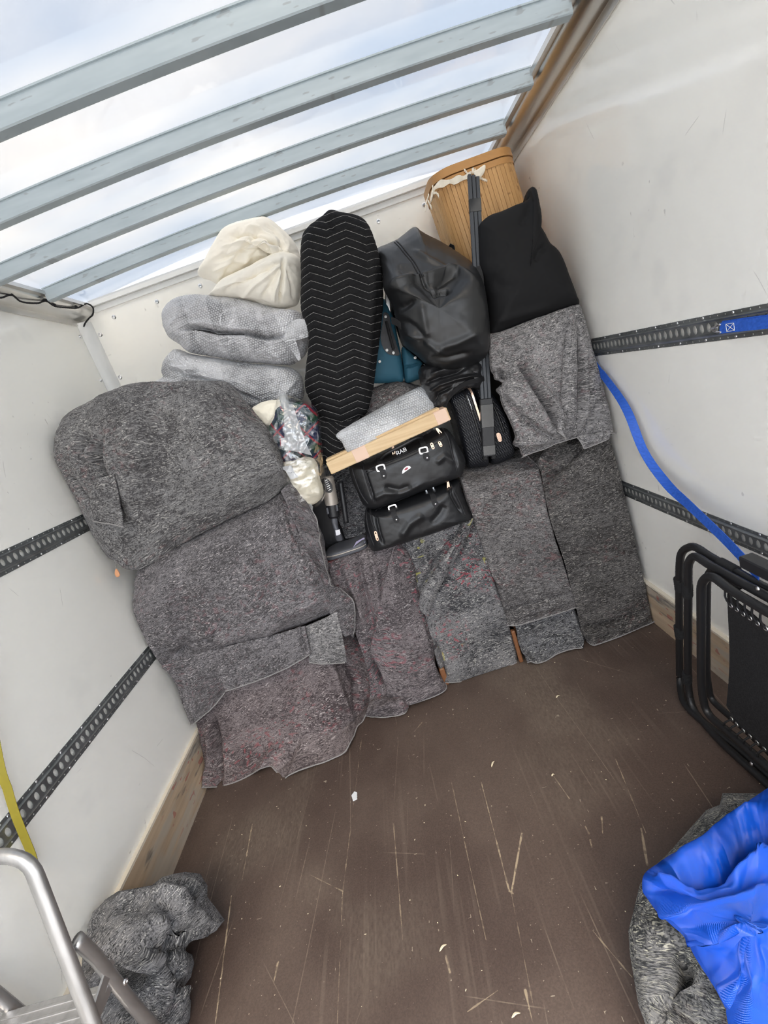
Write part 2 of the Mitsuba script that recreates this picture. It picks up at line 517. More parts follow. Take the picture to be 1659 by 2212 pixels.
def wall_col(p, n, uv):
    s = p.x * 0.7 + p.y
    g = fbm(s * 1.7, p.z * 1.9, octaves=3) - 0.5
    c = mix((0.870, 0.852, 0.795), (0.890, 0.874, 0.818), 0.5 + g)
    sc = 0.0
    for k, (ang, fu, fv, th) in enumerate(((0.4, 5, 9, 0.86), (1.3, 6, 8, 0.86), (-0.5, 5, 9, 0.87))):
        u = s * math.cos(ang) + p.z * math.sin(ang) + 0.02 * noise(s * 9, p.z * 9 + k)
        v = -s * math.sin(ang) + p.z * math.cos(ang)
        cu = dr.floor(u * fu)
        pos = (cu + 0.2 + 0.6 * cell_rand(cu, k, 5)) / fu
        sc = sc + smoothstep(0.0016, 0.0005, dr.abs(u - pos)) * smoothstep(th, th + 0.06, noise(v * fv + 40 * cell_rand(cu, k, 2), k * 7.7))
    dot = smoothstep(0.955, 0.985, noise(s * 45 + 5, p.z * 45)) * smoothstep(0.6, 0.7, noise(s * 3, p.z * 3))
    c = mix(c, (0.30, 0.28, 0.26), dr.clip(sc * 0.30 + dot * 0.35, 0, 1))
    sm = smoothstep(0.66, 0.86, fbm(s * 5 + 20, p.z * 6, octaves=4)) * 0.30
    return mix(c, (0.72, 0.71, 0.68), sm)


scene['wall_panel'] = {'type': 'twosided', 'bsdf': {'type': 'principled', 'base_color': proc(wall_col), 'roughness': 0.10, 'specular': 0.55}}

FLOOR_MARKS = [(0.294,1.443,0.312,1.221,0.0022,0.8),(0.286,1.183,0.341,0.850,0.0022,0.8),(0.495,0.951,0.492,0.909,0.003,0.7),(0.733,1.736,0.679,1.089,0.0012,0.5),(0.679,1.089,0.682,0.784,0.0012,0.4),(1.180,1.333,1.172,0.968,0.0025,0.8),(1.172,0.968,1.180,0.960,0.003,0.7),(1.256,1.116,1.176,0.961,0.003,0.9),(1.497,1.097,1.477,1.050,0.003,0.8),(1.441,1.083,1.441,1.061,0.004,0.7),(1.436,1.041,1.431,1.021,0.003,0.6),(0.971,0.861,0.976,0.825,0.003,0.7),(1.146,0.753,1.144,0.699,0.003,0.8),(1.004,0.743,1.083,0.766,0.0015,0.6),(1.077,1.369,1.081,0.871,0.0016,0.45),(0.853,1.272,0.860,0.923,0.0016,0.5),(1.631,1.272,1.586,1.018,0.0016,0.5),(1.581,1.033,1.544,0.939,0.004,0.6),(1.343,0.831,1.385,0.728,0.0013,0.6),(1.419,1.279,1.434,1.183,0.0015,0.6),(0.563,1.177,0.679,1.096,0.0013,0.5),(0.967,1.670,1.007,1.710,0.0018,0.6),(1.176,0.961,1.152,0.692,0.0014,0.35)]


def floor_col(p, n, uv):
    x, y = p.x, p.y
    m = fbm(x * 4, y * 3, octaves=4)
    c = mix((0.066, 0.045, 0.037), (0.098, 0.071, 0.058), smoothstep(0.25, 0.75, m))
    hexa = noise(x * 330, y * 330) * 0.6 + noise(x * 900, y * 900) * 0.4
    c = c * (0.82 + 0.36 * hexa)
    dust = smoothstep(0.50, 0.78, fbm(x * 2.6 + 7, y * 2.2 + 3, octaves=4)) * (0.3 + 0.7 * noise(x * 240, y * 90))
    c = mix(c, (0.185, 0.152, 0.120), dust * 0.40)
    streak = smoothstep(0.60, 0.95, noise(x * 150 + 4 * noise(x * 3, y * 0.8), y * 2.3)) * smoothstep(0.45, 0.8, fbm(x * 6, y * 5 + 9, octaves=2))
    c = mix(c, (0.21, 0.17, 0.135), streak * 0.16)
    for k, (ang, fx, fy, th) in enumerate(((0.05, 16, 1.6, 0.70), (-0.12, 14, 2.2, 0.76), (0.65, 9, 2.5, 0.84), (-0.5, 8, 3.0, 0.86), (1.25, 7, 3.0, 0.88))):
        u = x * math.cos(ang) + y * math.sin(ang) + 0.006 * noise(y * 3 + k * 9, x * 2)
        v = -x * math.sin(ang) + y * math.cos(ang)
        cu = dr.floor(u * fx)
        pos = (cu + 0.15 + 0.7 * cell_rand(cu, k, 5)) / fx
        wd = 0.0005 + 0.0007 * cell_rand(cu, k, 8)
        ln = smoothstep(wd * 2, wd * 0.4, dr.abs(u - pos)) * smoothstep(th, th + 0.08, noise(v * fy + 50 * cell_rand(cu, k, 2), k * 7.7)) * (0.35 + 0.65 * noise(v * 60, u * 300))
        c = mix(c, (0.25, 0.20, 0.155), ln * 0.5)
    for (x0, y0, x1, y1, wd, st) in FLOOR_MARKS:
        ax, ay = x1 - x0, y1 - y0
        t = dr.clip(((x - x0) * ax + (y - y0) * ay) / (ax * ax + ay * ay), 0, 1)
        d = dr.sqrt(dr.square(x - x0 - t * ax) + dr.square(y - y0 - t * ay)) + 0.003 * (noise(x * 40, y * 40) - 0.5)
        c = mix(c, (0.36, 0.285, 0.20), smoothstep(wd, wd * 0.3, d) * st * (0.35 + 0.65 * smoothstep(0.3, 0.6, noise(x * 160, y * 130))))
    spot = smoothstep(0.965, 0.985, noise(x * 130 + 5, y * 130))
    return mix(c, (0.34, 0.29, 0.23), spot * 0.7)


def floor_bump(p, n, uv):
    return 0.5 * noise(p.x * 330, p.y * 330) + 0.5 * noise(p.x * 60, p.y * 40)


scene['floor_board'] = {'type': 'twosided', 'bsdf': {'type': 'bumpmap', 'scale': 0.0006, 'texture': proc(floor_bump, eps=6e-4), 'bsdf': {
    'type': 'principled', 'base_color': proc(floor_col), 'roughness': 0.55, 'specular': 0.4}}}


def kick_col(p, n, uv):
    y, z = p.y, p.z
    g = fbm(y * 3, z * 60 + 2 * fbm(y * 2, z * 8, octaves=2), octaves=4)
    c = mix((0.29, 0.205, 0.135), (0.50, 0.385, 0.270), g)
    worn = smoothstep(0.48, 0.72, fbm(y * 5 + 3, z * 22 + 9, octaves=4))
    c = mix(c, (0.36, 0.34, 0.30), worn * 0.6)
    dark = smoothstep(0.62, 0.80, fbm(y * 7 + 30, z * 40, octaves=4))
    c = mix(c, (0.10, 0.095, 0.09), dark * 0.75)
    red = smoothstep(0.84, 0.9, noise(y * 34 + 6, z * 70)) * smoothstep(0.55, 0.7, noise(y * 4 + 3, z * 6))
    return mix(c, (0.30, 0.07, 0.06), red * 0.6)


mat('kick_wood', base_color=proc(kick_col), roughness=0.75, specular=0.3)
mat('raw_edge', base_color=(0.62, 0.56, 0.46), roughness=0.8, specular=0.2)


def galv_col(p, n, uv):
    g = fbm(p.x * 30 + p.y * 22, p.z * 40 + p.y * 9, octaves=3)
    return mix((0.17, 0.185, 0.19), (0.36, 0.38, 0.385), g)


mat('galvanised', base_color=proc(galv_col), metallic=0.85, roughness=0.33, specular=0.5)


def purlin_col(p, n, uv):
    g = fbm(p.x * 8, p.z * 60 + p.y * 3, octaves=3)
    d = smoothstep(0.74, 0.84, fbm(p.x * 25, p.z * 90, octaves=3))
    return mix(mix((0.34, 0.40, 0.43), (0.44, 0.50, 0.53), g), (0.20, 0.20, 0.20), d * 0.4)


mat('purlin_zinc', base_color=proc(purlin_col), metallic=0.35, roughness=0.42, specular=0.5)
mat('aluminium', base_color=(0.66, 0.65, 0.63), metallic=1.0, roughness=0.30)
mat('frame_white', base_color=(0.74, 0.74, 0.72), roughness=0.35, specular=0.5)
mat('chrome', base_color=(0.85, 0.85, 0.86), metallic=1.0, roughness=0.12)
mat('rose_gold', base_color=(0.83, 0.58, 0.44), metallic=0.75, roughness=0.33)
mat('black_plastic', base_color=(0.014, 0.014, 0.016), roughness=0.42, specular=0.5)
mat('black_rubber', base_color=(0.016, 0.016, 0.017), roughness=0.75, specular=0.3)
scene['roof_glass'] = {'type': 'thindielectric', 'int_ior': 1.45, 'specular_transmittance': {'type': 'rgb', 'value': [0.275, 0.275, 0.275]}}

# ------------------------------------------------------------------ the setting
struct('floor', box((-0.03, Y0, -0.03), (W + 0.03, D + 0.03, 0.0)), 'floor_board')
wl = struct('wall_left', box((-0.03, Y0, 0.0), (0.0, D, HR + 0.02)), 'wall_panel')
wr_ = struct('wall_right', box((W, Y0, 0.0), (W + 0.03, D, HR + 0.02)), 'wall_panel')
wb = struct('wall_back', box((-0.03, D, 0.0), (W + 0.03, D + 0.03, HR + 0.045)), 'wall_panel')


def roof_z(x):
    return HR + 0.045 + 0.030 * (1 - ((x - W / 2) / (W / 2))**2)


xs = np.linspace(0, W, 33)
top = np.array([[[x, y, roof_z(x)] for x in xs] for y in np.linspace(Y0, D, 9)])
CEIL = struct('ceiling', trimesh.Trimesh(top.reshape(-1, 3), grid_faces(9, 33), process=False), 'roof_glass', smooth=True)
for side, x0, x1 in (('left', 0.0, 0.016), ('right', W - 0.016, W)):
    k = struct(f'baseboard_{side}', box((x0, Y0, 0.0), (x1, D - 0.001, 0.196)), 'kick_wood')
    part(k, 'top_edge', box((x0, Y0, 0.196), (x1, D - 0.001, 0.205)), 'raw_edge')
k = struct('baseboard_back', box((0.017, D - 0.016, 0.0), (W - 0.017, D, 0.2)), 'kick_wood')


def cove(side, a=0.0):
    """The rounded aluminium rail between wall and roof: profile in x and z, run along y."""
    s = 1 if side == 'left' else -1
    x0 = 0 if side == 'left' else W
    prof = [(0.002, 2.088), (0.007, 2.088), (0.0075, 2.112)]
    for t in np.linspace(0, 1, 9):
        prof.append((0.008 + 0.072 * math.sin(t * math.pi / 2) , 2.113 + 0.034 * (1 - math.cos(t * math.pi / 2))))
    prof += [(0.101, 2.147), (0.101, 2.163), (0.002, 2.163)]
    P = np.array([[[x0 + s * px, y, pz] for px, pz in prof + prof[:1]] for y in (Y0, D - 0.004)])
    m = trimesh.Trimesh(P.reshape(-1, 3), grid_faces(2, len(prof) + 1), process=True)
    m.fix_normals()
    return m


struct('trim_1', cove('left'), 'aluminium', smooth=40, label='rounded aluminium rail along the top of the left wall')
struct('trim_2', cove('right'), 'aluminium', smooth=40, label='rounded aluminium rail along the top of the right wall')
k = struct('trim_3', cat_([box((0.09, D - 0.012, 2.128), (W - 0.09, D, 2.152)), box((0.09, D - 0.03, 2.153), (W - 0.09, D, 2.172))]), 'frame_white', label='pale rail along the top of the back wall')
part(k, 'lip', box((0.09, D - 0.030, 2.172), (W - 0.09, D - 0.026, 2.180)), 'aluminium')
ring = [(0.001, D - 0.05), (0.006, D - 0.05)] + [(0.006 + 0.044 * math.sin(t) , D - 0.05 + 0.044 * (1 - math.cos(t))) for t in np.linspace(0.1, math.pi / 2, 8)] + [(0.05, D - 0.001), (0.001, D - 0.001)]
P = np.array([[[x, y, z] for x, y in ring + ring[:1]] for z in (0.2, 2.10)])
m = trimesh.Trimesh(P.reshape(-1, 3), grid_faces(2, len(ring) + 1), process=True)
m.fix_normals()
struct('trim_4', m, 'frame_white', smooth=40, label='pale round corner profile where the left and back walls meet')

# screws of the wall panels
for i in range(24):
    y = 2.465 - 0.1525 * i
    if y > -0.6:
        part(wl, 'rivet', rivet_mesh((0.0, y, 2.104), (1, 0, 0), 0.0085, 0.005), 'chrome')
for i in range(20):
    y = 2.433 - 0.161 * i
    if y > 0:
        part(wr_, 'rivet', rivet_mesh((W, y, 2.109 if i else 2.116), (-1, 0, 0), 0.0085, 0.005), 'chrome')
for i in range(10):
    part(wb, 'rivet', rivet_mesh((0.164 + 0.2265 * i, D, 2.086), (0, -1, 0), 0.011, 0.006), 'chrome')
for z in (2.033, 1.821, 1.61, 1.40):
    part(wb, 'rivet', rivet_mesh((0.064, D, z), (0, -1, 0), 0.011, 0.006), 'chrome')
    part(wl, 'rivet', rivet_mesh((0, D - 0.066, z + 0.005), (1, 0, 0), 0.0085, 0.005), 'chrome')

# roof bars: bent hat profiles under the clear roof
BAR = 'galvanised roof bar under the clear roof, '
for i, (y, tx) in enumerate(((2.14, 'nearest to the back wall'), (1.83, 'second from the back wall'), (1.525, 'third from the back wall'), (1.215, 'broadest in view, at the top left'),
                             (0.90, ''), (0.59, ''), (0.28, ''), (-0.03, ''))):
    xs = np.linspace(0.095, W - 0.095, 41)
    rows = [(-0.004, 0.0), (-0.004, -0.004), (0.0, -0.0045), (0.0, -0.048), (0.003, -0.051), (0.033, -0.051), (0.036, -0.048), (0.036, -0.004), (0.050, -0.004), (0.050, 0.0)]
    P = np.array([[[x, y + dy, roof_z(x) - 0.002 + dz] for dy, dz in rows + rows[:1]] for x in xs])
    m = trimesh.Trimesh(P.reshape(-1, 3), grid_faces(len(xs), len(rows) + 1), process=True)
    m.fix_normals()
    if tx:
        k = solo('roof_bar', m, 'purlin_zinc', BAR + tx, 'roof bar', 'roof bars')
        for x in (0.075, W - 0.075):
            for dy in (-0.012, 0.034):
                part(k, 'rivet', rivet_mesh((x, y + dy, 2.147), (0, 0, -1), 0.005, 0.003, False), 'chrome', smooth=True)
    else:
        part(CEIL, 'roof_bar', m, 'purlin_zinc')


# lashing rails with slots
def rail_meshes(y0, y1, pitch=0.0272):
    from shapely.geometry import Polygon, Point, box as sbox
    from shapely import affinity, union_all
    n = int((y1 - y0) / pitch)
    ys = y0 + pitch * (0.5 + np.arange(n))
    slot = affinity.scale(Point(0, 0).buffer(1, 5), 0.0082, 0.0125)
    web = sbox(y0, 0.0225, y1, 0.0525).difference(union_all([affinity.translate(slot, y, 0.0375) for y in ys]))
    dot = Point(0, 0).buffer(0.0026, 2)
    fl = [sbox(y0, a, y1, b).difference(union_all([affinity.translate(dot, y, c) for i, y in enumerate(ys + o) if i % 4 != 2])) for a, b, c, o in ((0.0, 0.0105, 0.0055, 0.0), (0.0595, 0.069, 0.0640, 0.0))]

    def ex(poly, x0, t):
        m = trimesh.creation.extrude_polygon(poly, t, engine='earcut')
        v = m.vertices
        m.vertices = np.stack([x0 + v[:, 2], v[:, 0], v[:, 1]], 1)
        return m

    ms = [ex(web, 0.0075, 0.0018), ex(fl[0], 0.0006, 0.0018), ex(fl[1], 0.0006, 0.0018)]
    for pr in (((0.0024, 0.0105), (0.005, 0.0125), (0.009, 0.0165), (0.0105, 0.0195), (0.0093, 0.0225)), ((0.0093, 0.0525), (0.0110, 0.0548), (0.0105, 0.0568), (0.0060, 0.0585), (0.0024, 0.0595))):
        P = np.array([[[a, y, b] for a, b in pr] for y in (y0, y1)])
        q = np.vstack([P.reshape(-1, 3)])
        ms.append(trimesh.Trimesh(q, grid_faces(2, len(pr)), process=False))
    rv = [(0.0024, y, c) for i, y in enumerate(ys) if i % 4 == 2 for c in (0.0055, 0.0640)]
    return cat_(ms), rv


RAIL, RV = rail_meshes(-0.15, 2.44)
for side in ('left', 'right'):
    for z, tx in ((1.2135, 'upper'), (0.604, 'lower')):
        sx = 1 if side == 'left' else -1
        m = RAIL.copy()
        m.vertices = m.vertices * [sx, 1, 1] + [0 if sx > 0 else W, 0, z]
        if sx < 0:
            m.invert()
        k = solo('lashing_rail', m, 'galvanised', f'{tx} slotted steel lashing rail along the {side} wall', 'lashing rail', 'lashing rails on the side walls', smooth=25)
        for q in RV:
            if q[1] > 0.35:
                part(k, 'rivet', rivet_mesh((q[0] * sx + (0 if sx > 0 else W), q[1], q[2] + z), (sx, 0, 0), 0.0042, 0.0022, False), 'chrome', smooth=True)

# ------------------------------------------------------------------ furniture under moving blankets
def keep_in(c):
    v = c[0]
    v[:, 0] = np.clip(v[:, 0], 0.020, W - 0.024)
    v[:, 1] = np.minimum(v[:, 1], D - 0.02)
    v[:, 2] = np.maximum(v[:, 2], 0.003)
    return c


mat('hem_thread', base_color=(0.25, 0.24, 0.235), roughness=0.95, specular=0.1)


def cabinet_col(p, n, uv):
    g = fbm(p.x * 20, p.y * 20 + p.z * 2.5, octaves=4)
    return mix((0.16, 0.065, 0.028), (0.30, 0.135, 0.062), g)


mat('cabinet_wood', base_color=proc(cabinet_col), roughness=0.4, specular=0.4)

# the two low cabinets whose wood shows under the blankets
k = thing('wooden_cabinet', 'reddish brown wooden cabinet, its front leg showing under the column of grey blankets', 'cabinet')
part(k, 'body', box((1.53, 1.97, 0.10), (1.76, 2.36, 0.83)), 'cabinet_wood')
part(k, 'leg', obox((1.512, 1.908, 0.085), (1, 0, 0), (0, 1, 0), (0, 0, 1), (0.009, 0.012, 0.085), 0.004), 'cabinet_wood', label='reddish brown tapered front leg')
part(k, 'leg', obox((1.775, 1.96, 0.05), (1, 0, 0), (0, 1, 0), (0, 0, 1), (0.013, 0.016, 0.05), 0.004), 'cabinet_wood')
k = thing('wooden_cabinet', 'low brown wooden cabinet, one foot showing under the colour-flecked blanket', 'cabinet')
part(k, 'body', box((0.88, 1.99, 0.09), (1.46, 2.40, 0.70)), 'cabinet_wood')
for x, y in ((1.150, 1.915), (1.45, 1.96), (0.88, 1.98)):
    part(k, 'leg', obox((x, y, 0.045), (1, 0, 0), (0, 1, 0), (0, 0, 1), (0.013, 0.016, 0.045), 0.004), 'cabinet_wood')


def blanket(label, matname, ctrl, hems=('bottom',), **kw):
    k = thing('moving_blanket', label, 'moving blanket')
    part(k, 'sheet', keep_in(cloth(ctrl, **kw)), matname)
    for h in hems:
        part(k, 'hem', hem_line(cloth.last, h), 'hem_thread', smooth=True)
    return k


def flap(k, matname, ctrl, hems=('bottom',), name='flap', **kw):
    q = part(k, name, keep_in(cloth(ctrl, **kw)), matname)
    for h in hems:
        part(q, 'hem', hem_line(cloth.last, h), 'hem_thread', smooth=True)


# big bundle at the upper left
B = blanket('large mid-grey moving blanket over the topmost bulky piece of the left stack', 'felt_grey', [[(0.008,2.06,1.636),(0.011,2.06,1.649),(0.23,2.06,1.676),(0.397,2.06,1.653),(0.544,2.06,1.611),(0.65,2.06,1.568),(0.69,2.06,1.516),(0.71,2.06,1.463),(0.713,2.07,1.451)],
  [(0.035,2,1.651),(0.096,1.93,1.659),(0.295,1.93,1.68),(0.459,1.93,1.656),(0.598,1.93,1.619),(0.697,1.93,1.579),(0.737,1.93,1.527),(0.747,1.96,1.462),(0.733,2.05,1.435)],
  [(-.022,1.98,1.593),(0.089,1.83,1.601),(0.278,1.8,1.594),(0.47,1.785,1.557),(0.618,1.785,1.52),(0.72,1.79,1.486),(0.759,1.82,1.447),(0.8,1.92,1.374),(0.789,2,1.34)],
  [(-.078,1.98,1.502),(0.054,1.8,1.507),(0.227,1.745,1.466),(0.428,1.735,1.418),(0.6,1.735,1.378),(0.728,1.735,1.362),(0.807,1.755,1.342),(0.828,1.89,1.296),(0.808,2,1.283)],
  [(-.1,1.98,1.364),(0.011,1.82,1.381),(0.168,1.75,1.32),(0.353,1.735,1.261),(0.549,1.735,1.241),(0.703,1.735,1.235),(0.825,1.755,1.231),(0.825,1.85,1.195),(0.786,2,1.176)],
  [(-.112,1.99,1.29),(-.001,1.84,1.301),(0.101,1.765,1.194),(0.278,1.75,1.158),(0.518,1.75,1.163),(0.687,1.76,1.17),(0.801,1.78,1.174),(0.824,1.84,1.162),(0.783,2,1.141)],
  [(-.112,2,1.272),(-.008,1.86,1.261),(0.059,1.79,1.082),(0.133,1.8,1.011),(0.465,1.8,1.074),(0.653,1.81,1.095),(0.77,1.82,1.116),(0.813,1.86,1.144),(0.777,2,1.126)]], hems=(), seed=1, wr=0.009, wf=(5, 5, 4), folds=[
    ([(0.193,1.75,1.583),(0.169,1.75,1.485),(0.164,1.75,1.35)], 0.02, -0.016), ([(0.255,1.75,1.562),(0.212,1.75,1.443),(0.2,1.75,1.29),(0.183,1.75,1.21)], 0.014, -0.014), ([(0.204,1.75,1.518),(0.165,1.75,1.423),(0.159,1.75,1.314)], 0.02, 0.012),
    ([(0.512,1.75,1.554),(0.44,1.75,1.439),(0.333,1.75,1.292)], 0.06, -0.012), ([(0.421,1.75,1.55),(0.331,1.75,1.403),(0.253,1.75,1.244)], 0.05, 0.010), ([(0.688,1.75,1.529),(0.598,1.75,1.386),(0.511,1.75,1.232)], 0.06, 0.008), ([(0.065,1.75,1.429),(0.088,1.75,1.347),(0.107,1.75,1.294)], 0.012, -0.012)])
flap(B, 'felt_grey', [[(0.11,1.785,1.397),(0.216,1.722,1.393),(0.256,1.722,1.389)],
  [(0.091,1.775,1.311),(0.185,1.708,1.288),(0.238,1.7,1.272)],
  [(0.079,1.77,1.249),(0.169,1.705,1.227),(0.222,1.692,1.2)]], name='corner_flap', seed=2, wr=0.003)
flap(B, 'felt_grey', [[(0.056,1.815,1.253),(0.095,1.8,1.234),(0.145,1.78,1.233),(0.181,1.77,1.205)],
  [(0.04,1.83,1.173),(0.079,1.8,1.16),(0.122,1.775,1.163),(0.133,1.785,1.116)],
  [(0.031,1.84,1.069),(0.064,1.81,1.062),(0.088,1.79,1.055),(0.099,1.8,1.043)]], name='corner_flap', seed=3, wr=0.003, folds=[([(0.122,1.79,1.218),(0.098,1.79,1.147),(0.083,1.79,1.07)], 0.008, -0.02)])
k = solo('paper_scrap', blob([(0.048,1.8,1.04),(0.052,1.8,1.022),(0.049,1.8,1.008),(0.035,1.8,1.004),(0.032,1.8,1.02)], 0.004, 0.004, n=40, rings=8, wr=0.002), mat('scrap_orange', base_color=(0.62, 0.30, 0.15), roughness=0.8),
         'small orange paper scrap dangling on threads below the corner of the top left blanket', 'paper scrap')
part(k, 'thread', tube(linear([(0.048,1.8,1.036),(0.056,1.8,1.075),(0.062,1.8,1.118)], 6), 0.0006, 5), 'hem_thread', smooth=True)
part(k, 'thread', tube(linear([(0.048,1.8,1.036),(0.058,1.8,1.064),(0.071,1.8,1.08)], 6), 0.0006, 5), 'hem_thread', smooth=True)

# second bundle
B = blanket('grey moving blanket over the second bundle of the left stack, hem turned over in strips', 'felt_violet_grey', [[(0.044,1.95,0.961),(0.093,1.87,1.001),(0.234,1.84,1.05),(0.386,1.84,1.071),(0.552,1.84,1.086),(0.676,1.85,1.102),(0.762,1.87,1.119),(0.83,1.93,1.071),(0.83,2,1.043)],
  [(-.004,1.95,0.908),(0.091,1.81,0.948),(0.239,1.77,0.993),(0.4,1.76,1.013),(0.565,1.76,1.037),(0.698,1.765,1.059),(0.779,1.79,1.074),(0.831,1.88,0.948),(0.836,2,0.886)],
  [(-.078,1.95,0.78),(0.03,1.8,0.836),(0.191,1.75,0.872),(0.367,1.74,0.879),(0.542,1.74,0.901),(0.685,1.745,0.921),(0.781,1.765,0.921),(0.837,1.86,0.792),(0.832,2,0.726)],
  [(-.095,1.95,0.651),(0.003,1.81,0.727),(0.161,1.755,0.749),(0.352,1.74,0.756),(0.523,1.74,0.761),(0.665,1.745,0.773),(0.79,1.765,0.774),(0.827,1.85,0.679),(0.816,2,0.6)],
  [(-.113,1.95,0.556),(-.015,1.82,0.621),(0.143,1.77,0.634),(0.314,1.75,0.631),(0.476,1.75,0.63),(0.639,1.755,0.637),(0.795,1.77,0.629),(0.834,1.84,0.58),(0.819,2,0.501)],
  [(-.101,1.95,0.534),(-.009,1.84,0.557),(0.133,1.8,0.57),(0.29,1.785,0.579),(0.455,1.785,0.576),(0.623,1.785,0.581),(0.787,1.79,0.584),(0.836,1.84,0.498),(0.814,2,0.39)],
  [(-.097,1.97,0.498),(-.006,1.88,0.508),(0.099,1.86,0.525),(0.259,1.85,0.533),(0.431,1.85,0.53),(0.605,1.85,0.536),(0.777,1.85,0.541),(0.82,1.86,0.426),(0.798,2,0.333)]], hems=(), seed=4, wr=0.008, wf=(5, 5, 4), folds=[
    ([(0.354,1.75,1.033),(0.264,1.75,0.857),(0.195,1.75,0.64)], 0.05, -0.008), ([(0.305,1.75,0.657),(0.195,1.75,0.64),(0.079,1.75,0.589)], 0.018, -0.012), ([(0.357,1.75,0.706),(0.252,1.75,0.653),(0.159,1.75,0.629)], 0.02, 0.010),
    ([(0.767,1.75,1.107),(0.763,1.75,0.953),(0.785,1.75,0.676)], 0.010, 0.008), ([(0.817,1.75,1.09),(0.814,1.75,0.935),(0.827,1.75,0.683)], 0.010, -0.014), ([(0.489,1.75,0.586),(0.568,1.75,0.632),(0.682,1.75,0.668),(0.802,1.75,0.67)], 0.03, 0.008)])
flap(B, 'felt_violet_grey', [[(0.785,1.8,1.124),(0.822,1.83,1.138),(0.838,1.86,1.116)],
  [(0.798,1.78,1.07),(0.842,1.82,1.034),(0.868,1.84,0.952)],
  [(0.803,1.775,0.991),(0.824,1.84,0.942),(0.855,1.87,0.901)],
  [(0.796,1.775,0.923),(0.828,1.8,0.903),(0.856,1.8,0.883)],
  [(0.79,1.77,0.844),(0.818,1.83,0.789),(0.826,1.86,0.73)],
  [(0.79,1.77,0.75),(0.815,1.8,0.717),(0.834,1.8,0.699)],
  [(0.79,1.77,0.642),(0.838,1.81,0.66),(0.855,1.84,0.64)],
  [(0.796,1.77,0.592),(0.859,1.8,0.603),(0.896,1.81,0.589)],
  [(0.797,1.78,0.523),(0.832,1.8,0.511),(0.87,1.84,0.498)],
  [(0.812,1.79,0.454),(0.831,1.8,0.449),(0.838,1.82,0.429)]], hems=('right',), name='ruffled_edge', seed=5, wr=0.005)
flap(B, 'felt_violet_grey', [[(0.01,1.815,0.573),(0.139,1.795,0.579),(0.265,1.78,0.591),(0.359,1.78,0.59)],
  [(0.044,1.8,0.494),(0.129,1.775,0.494),(0.213,1.765,0.507),(0.291,1.775,0.496)],
  [(0.033,1.8,0.375),(0.091,1.775,0.386),(0.172,1.765,0.414),(0.266,1.775,0.433)],
  [(0.015,1.81,0.258),(0.062,1.785,0.281),(0.146,1.78,0.32),(0.242,1.785,0.381)]], seed=6, wr=0.004)
flap(B, 'felt_violet_grey', [[(0.264,1.777,0.586),(0.401,1.768,0.583),(0.542,1.763,0.573),(0.68,1.76,0.571)],
  [(0.258,1.765,0.491),(0.387,1.752,0.49),(0.535,1.748,0.498),(0.671,1.75,0.506)],
  [(0.252,1.765,0.393),(0.38,1.752,0.398),(0.524,1.748,0.416),(0.662,1.752,0.446)]], name='hem_strip', seed=7, wr=0.004, folds=[([(0.653,1.75,0.591),(0.648,1.75,0.525),(0.639,1.75,0.448)], 0.006, -0.008)])
flap(B, 'felt_light', [[(0.674,1.775,0.562),(0.754,1.77,0.571),(0.825,1.775,0.583)],
  [(0.659,1.768,0.487),(0.735,1.763,0.491),(0.809,1.768,0.469)],
  [(0.635,1.772,0.402),(0.701,1.767,0.371),(0.784,1.772,0.347)]], name='hem_strip', seed=8, wr=0.003)

# reddish blanket on the floor
blanket('reddish brown mottled moving blanket hanging to the floor at the foot of the left stack', 'felt_reddish', [[(-.046,1.95,0.336),(0.039,1.85,0.409),(0.207,1.84,0.431),(0.367,1.84,0.448),(0.526,1.84,0.465),(0.671,1.85,0.455),(0.778,1.87,0.429),(0.796,1.98,0.37)],
  [(-.043,1.95,0.17),(0.053,1.825,0.27),(0.206,1.81,0.304),(0.369,1.805,0.325),(0.521,1.81,0.329),(0.663,1.81,0.364),(0.743,1.87,0.332),(0.835,1.95,0.285)],
  [(-.09,1.95,0.032),(0.02,1.795,0.152),(0.181,1.78,0.173),(0.338,1.78,0.18),(0.491,1.785,0.185),(0.659,1.795,0.204),(0.743,1.87,0.194),(0.823,1.93,0.094)],
  [(-.118,1.93,-.07),(0.001,1.765,0.068),(0.151,1.75,0.081),(0.314,1.755,0.082),(0.471,1.765,0.068),(0.64,1.785,0.028),(0.696,1.86,0.009),(0.804,1.93,0.023)],
  [(-.094,1.85,-.097),(0.017,1.699,0.006),(0.139,1.682,0.006),(0.307,1.71,0.012),(0.389,1.624,0.006),(0.674,1.666,0.006),(0.716,1.792,0.008),(0.777,1.869,0.012)]], seed=9, wr=0.008, wf=(6, 6, 4), hem=0.004, folds=[
    ([(0.126,1.77,0.265),(0.096,1.77,0.095),(0.064,1.77,-.055)], 0.012, -0.018), ([(0.097,1.77,0.25),(0.053,1.77,0.084),(0.01,1.77,-.035)], 0.014, 0.012), ([(0.695,1.77,0.356),(0.689,1.77,0.164),(0.681,1.77,-.012)], 0.014, 0.012), ([(0.751,1.77,0.337),(0.754,1.77,0.165),(0.724,1.77,0.05)], 0.010, -0.014),
    ([(0.364,1.77,0.077),(0.269,1.77,0.005),(0.133,1.77,-.053)], 0.014, 0.016), ([(0.469,1.77,0.065),(0.356,1.77,0.001),(0.299,1.77,-.087)], 0.012, -0.012)])
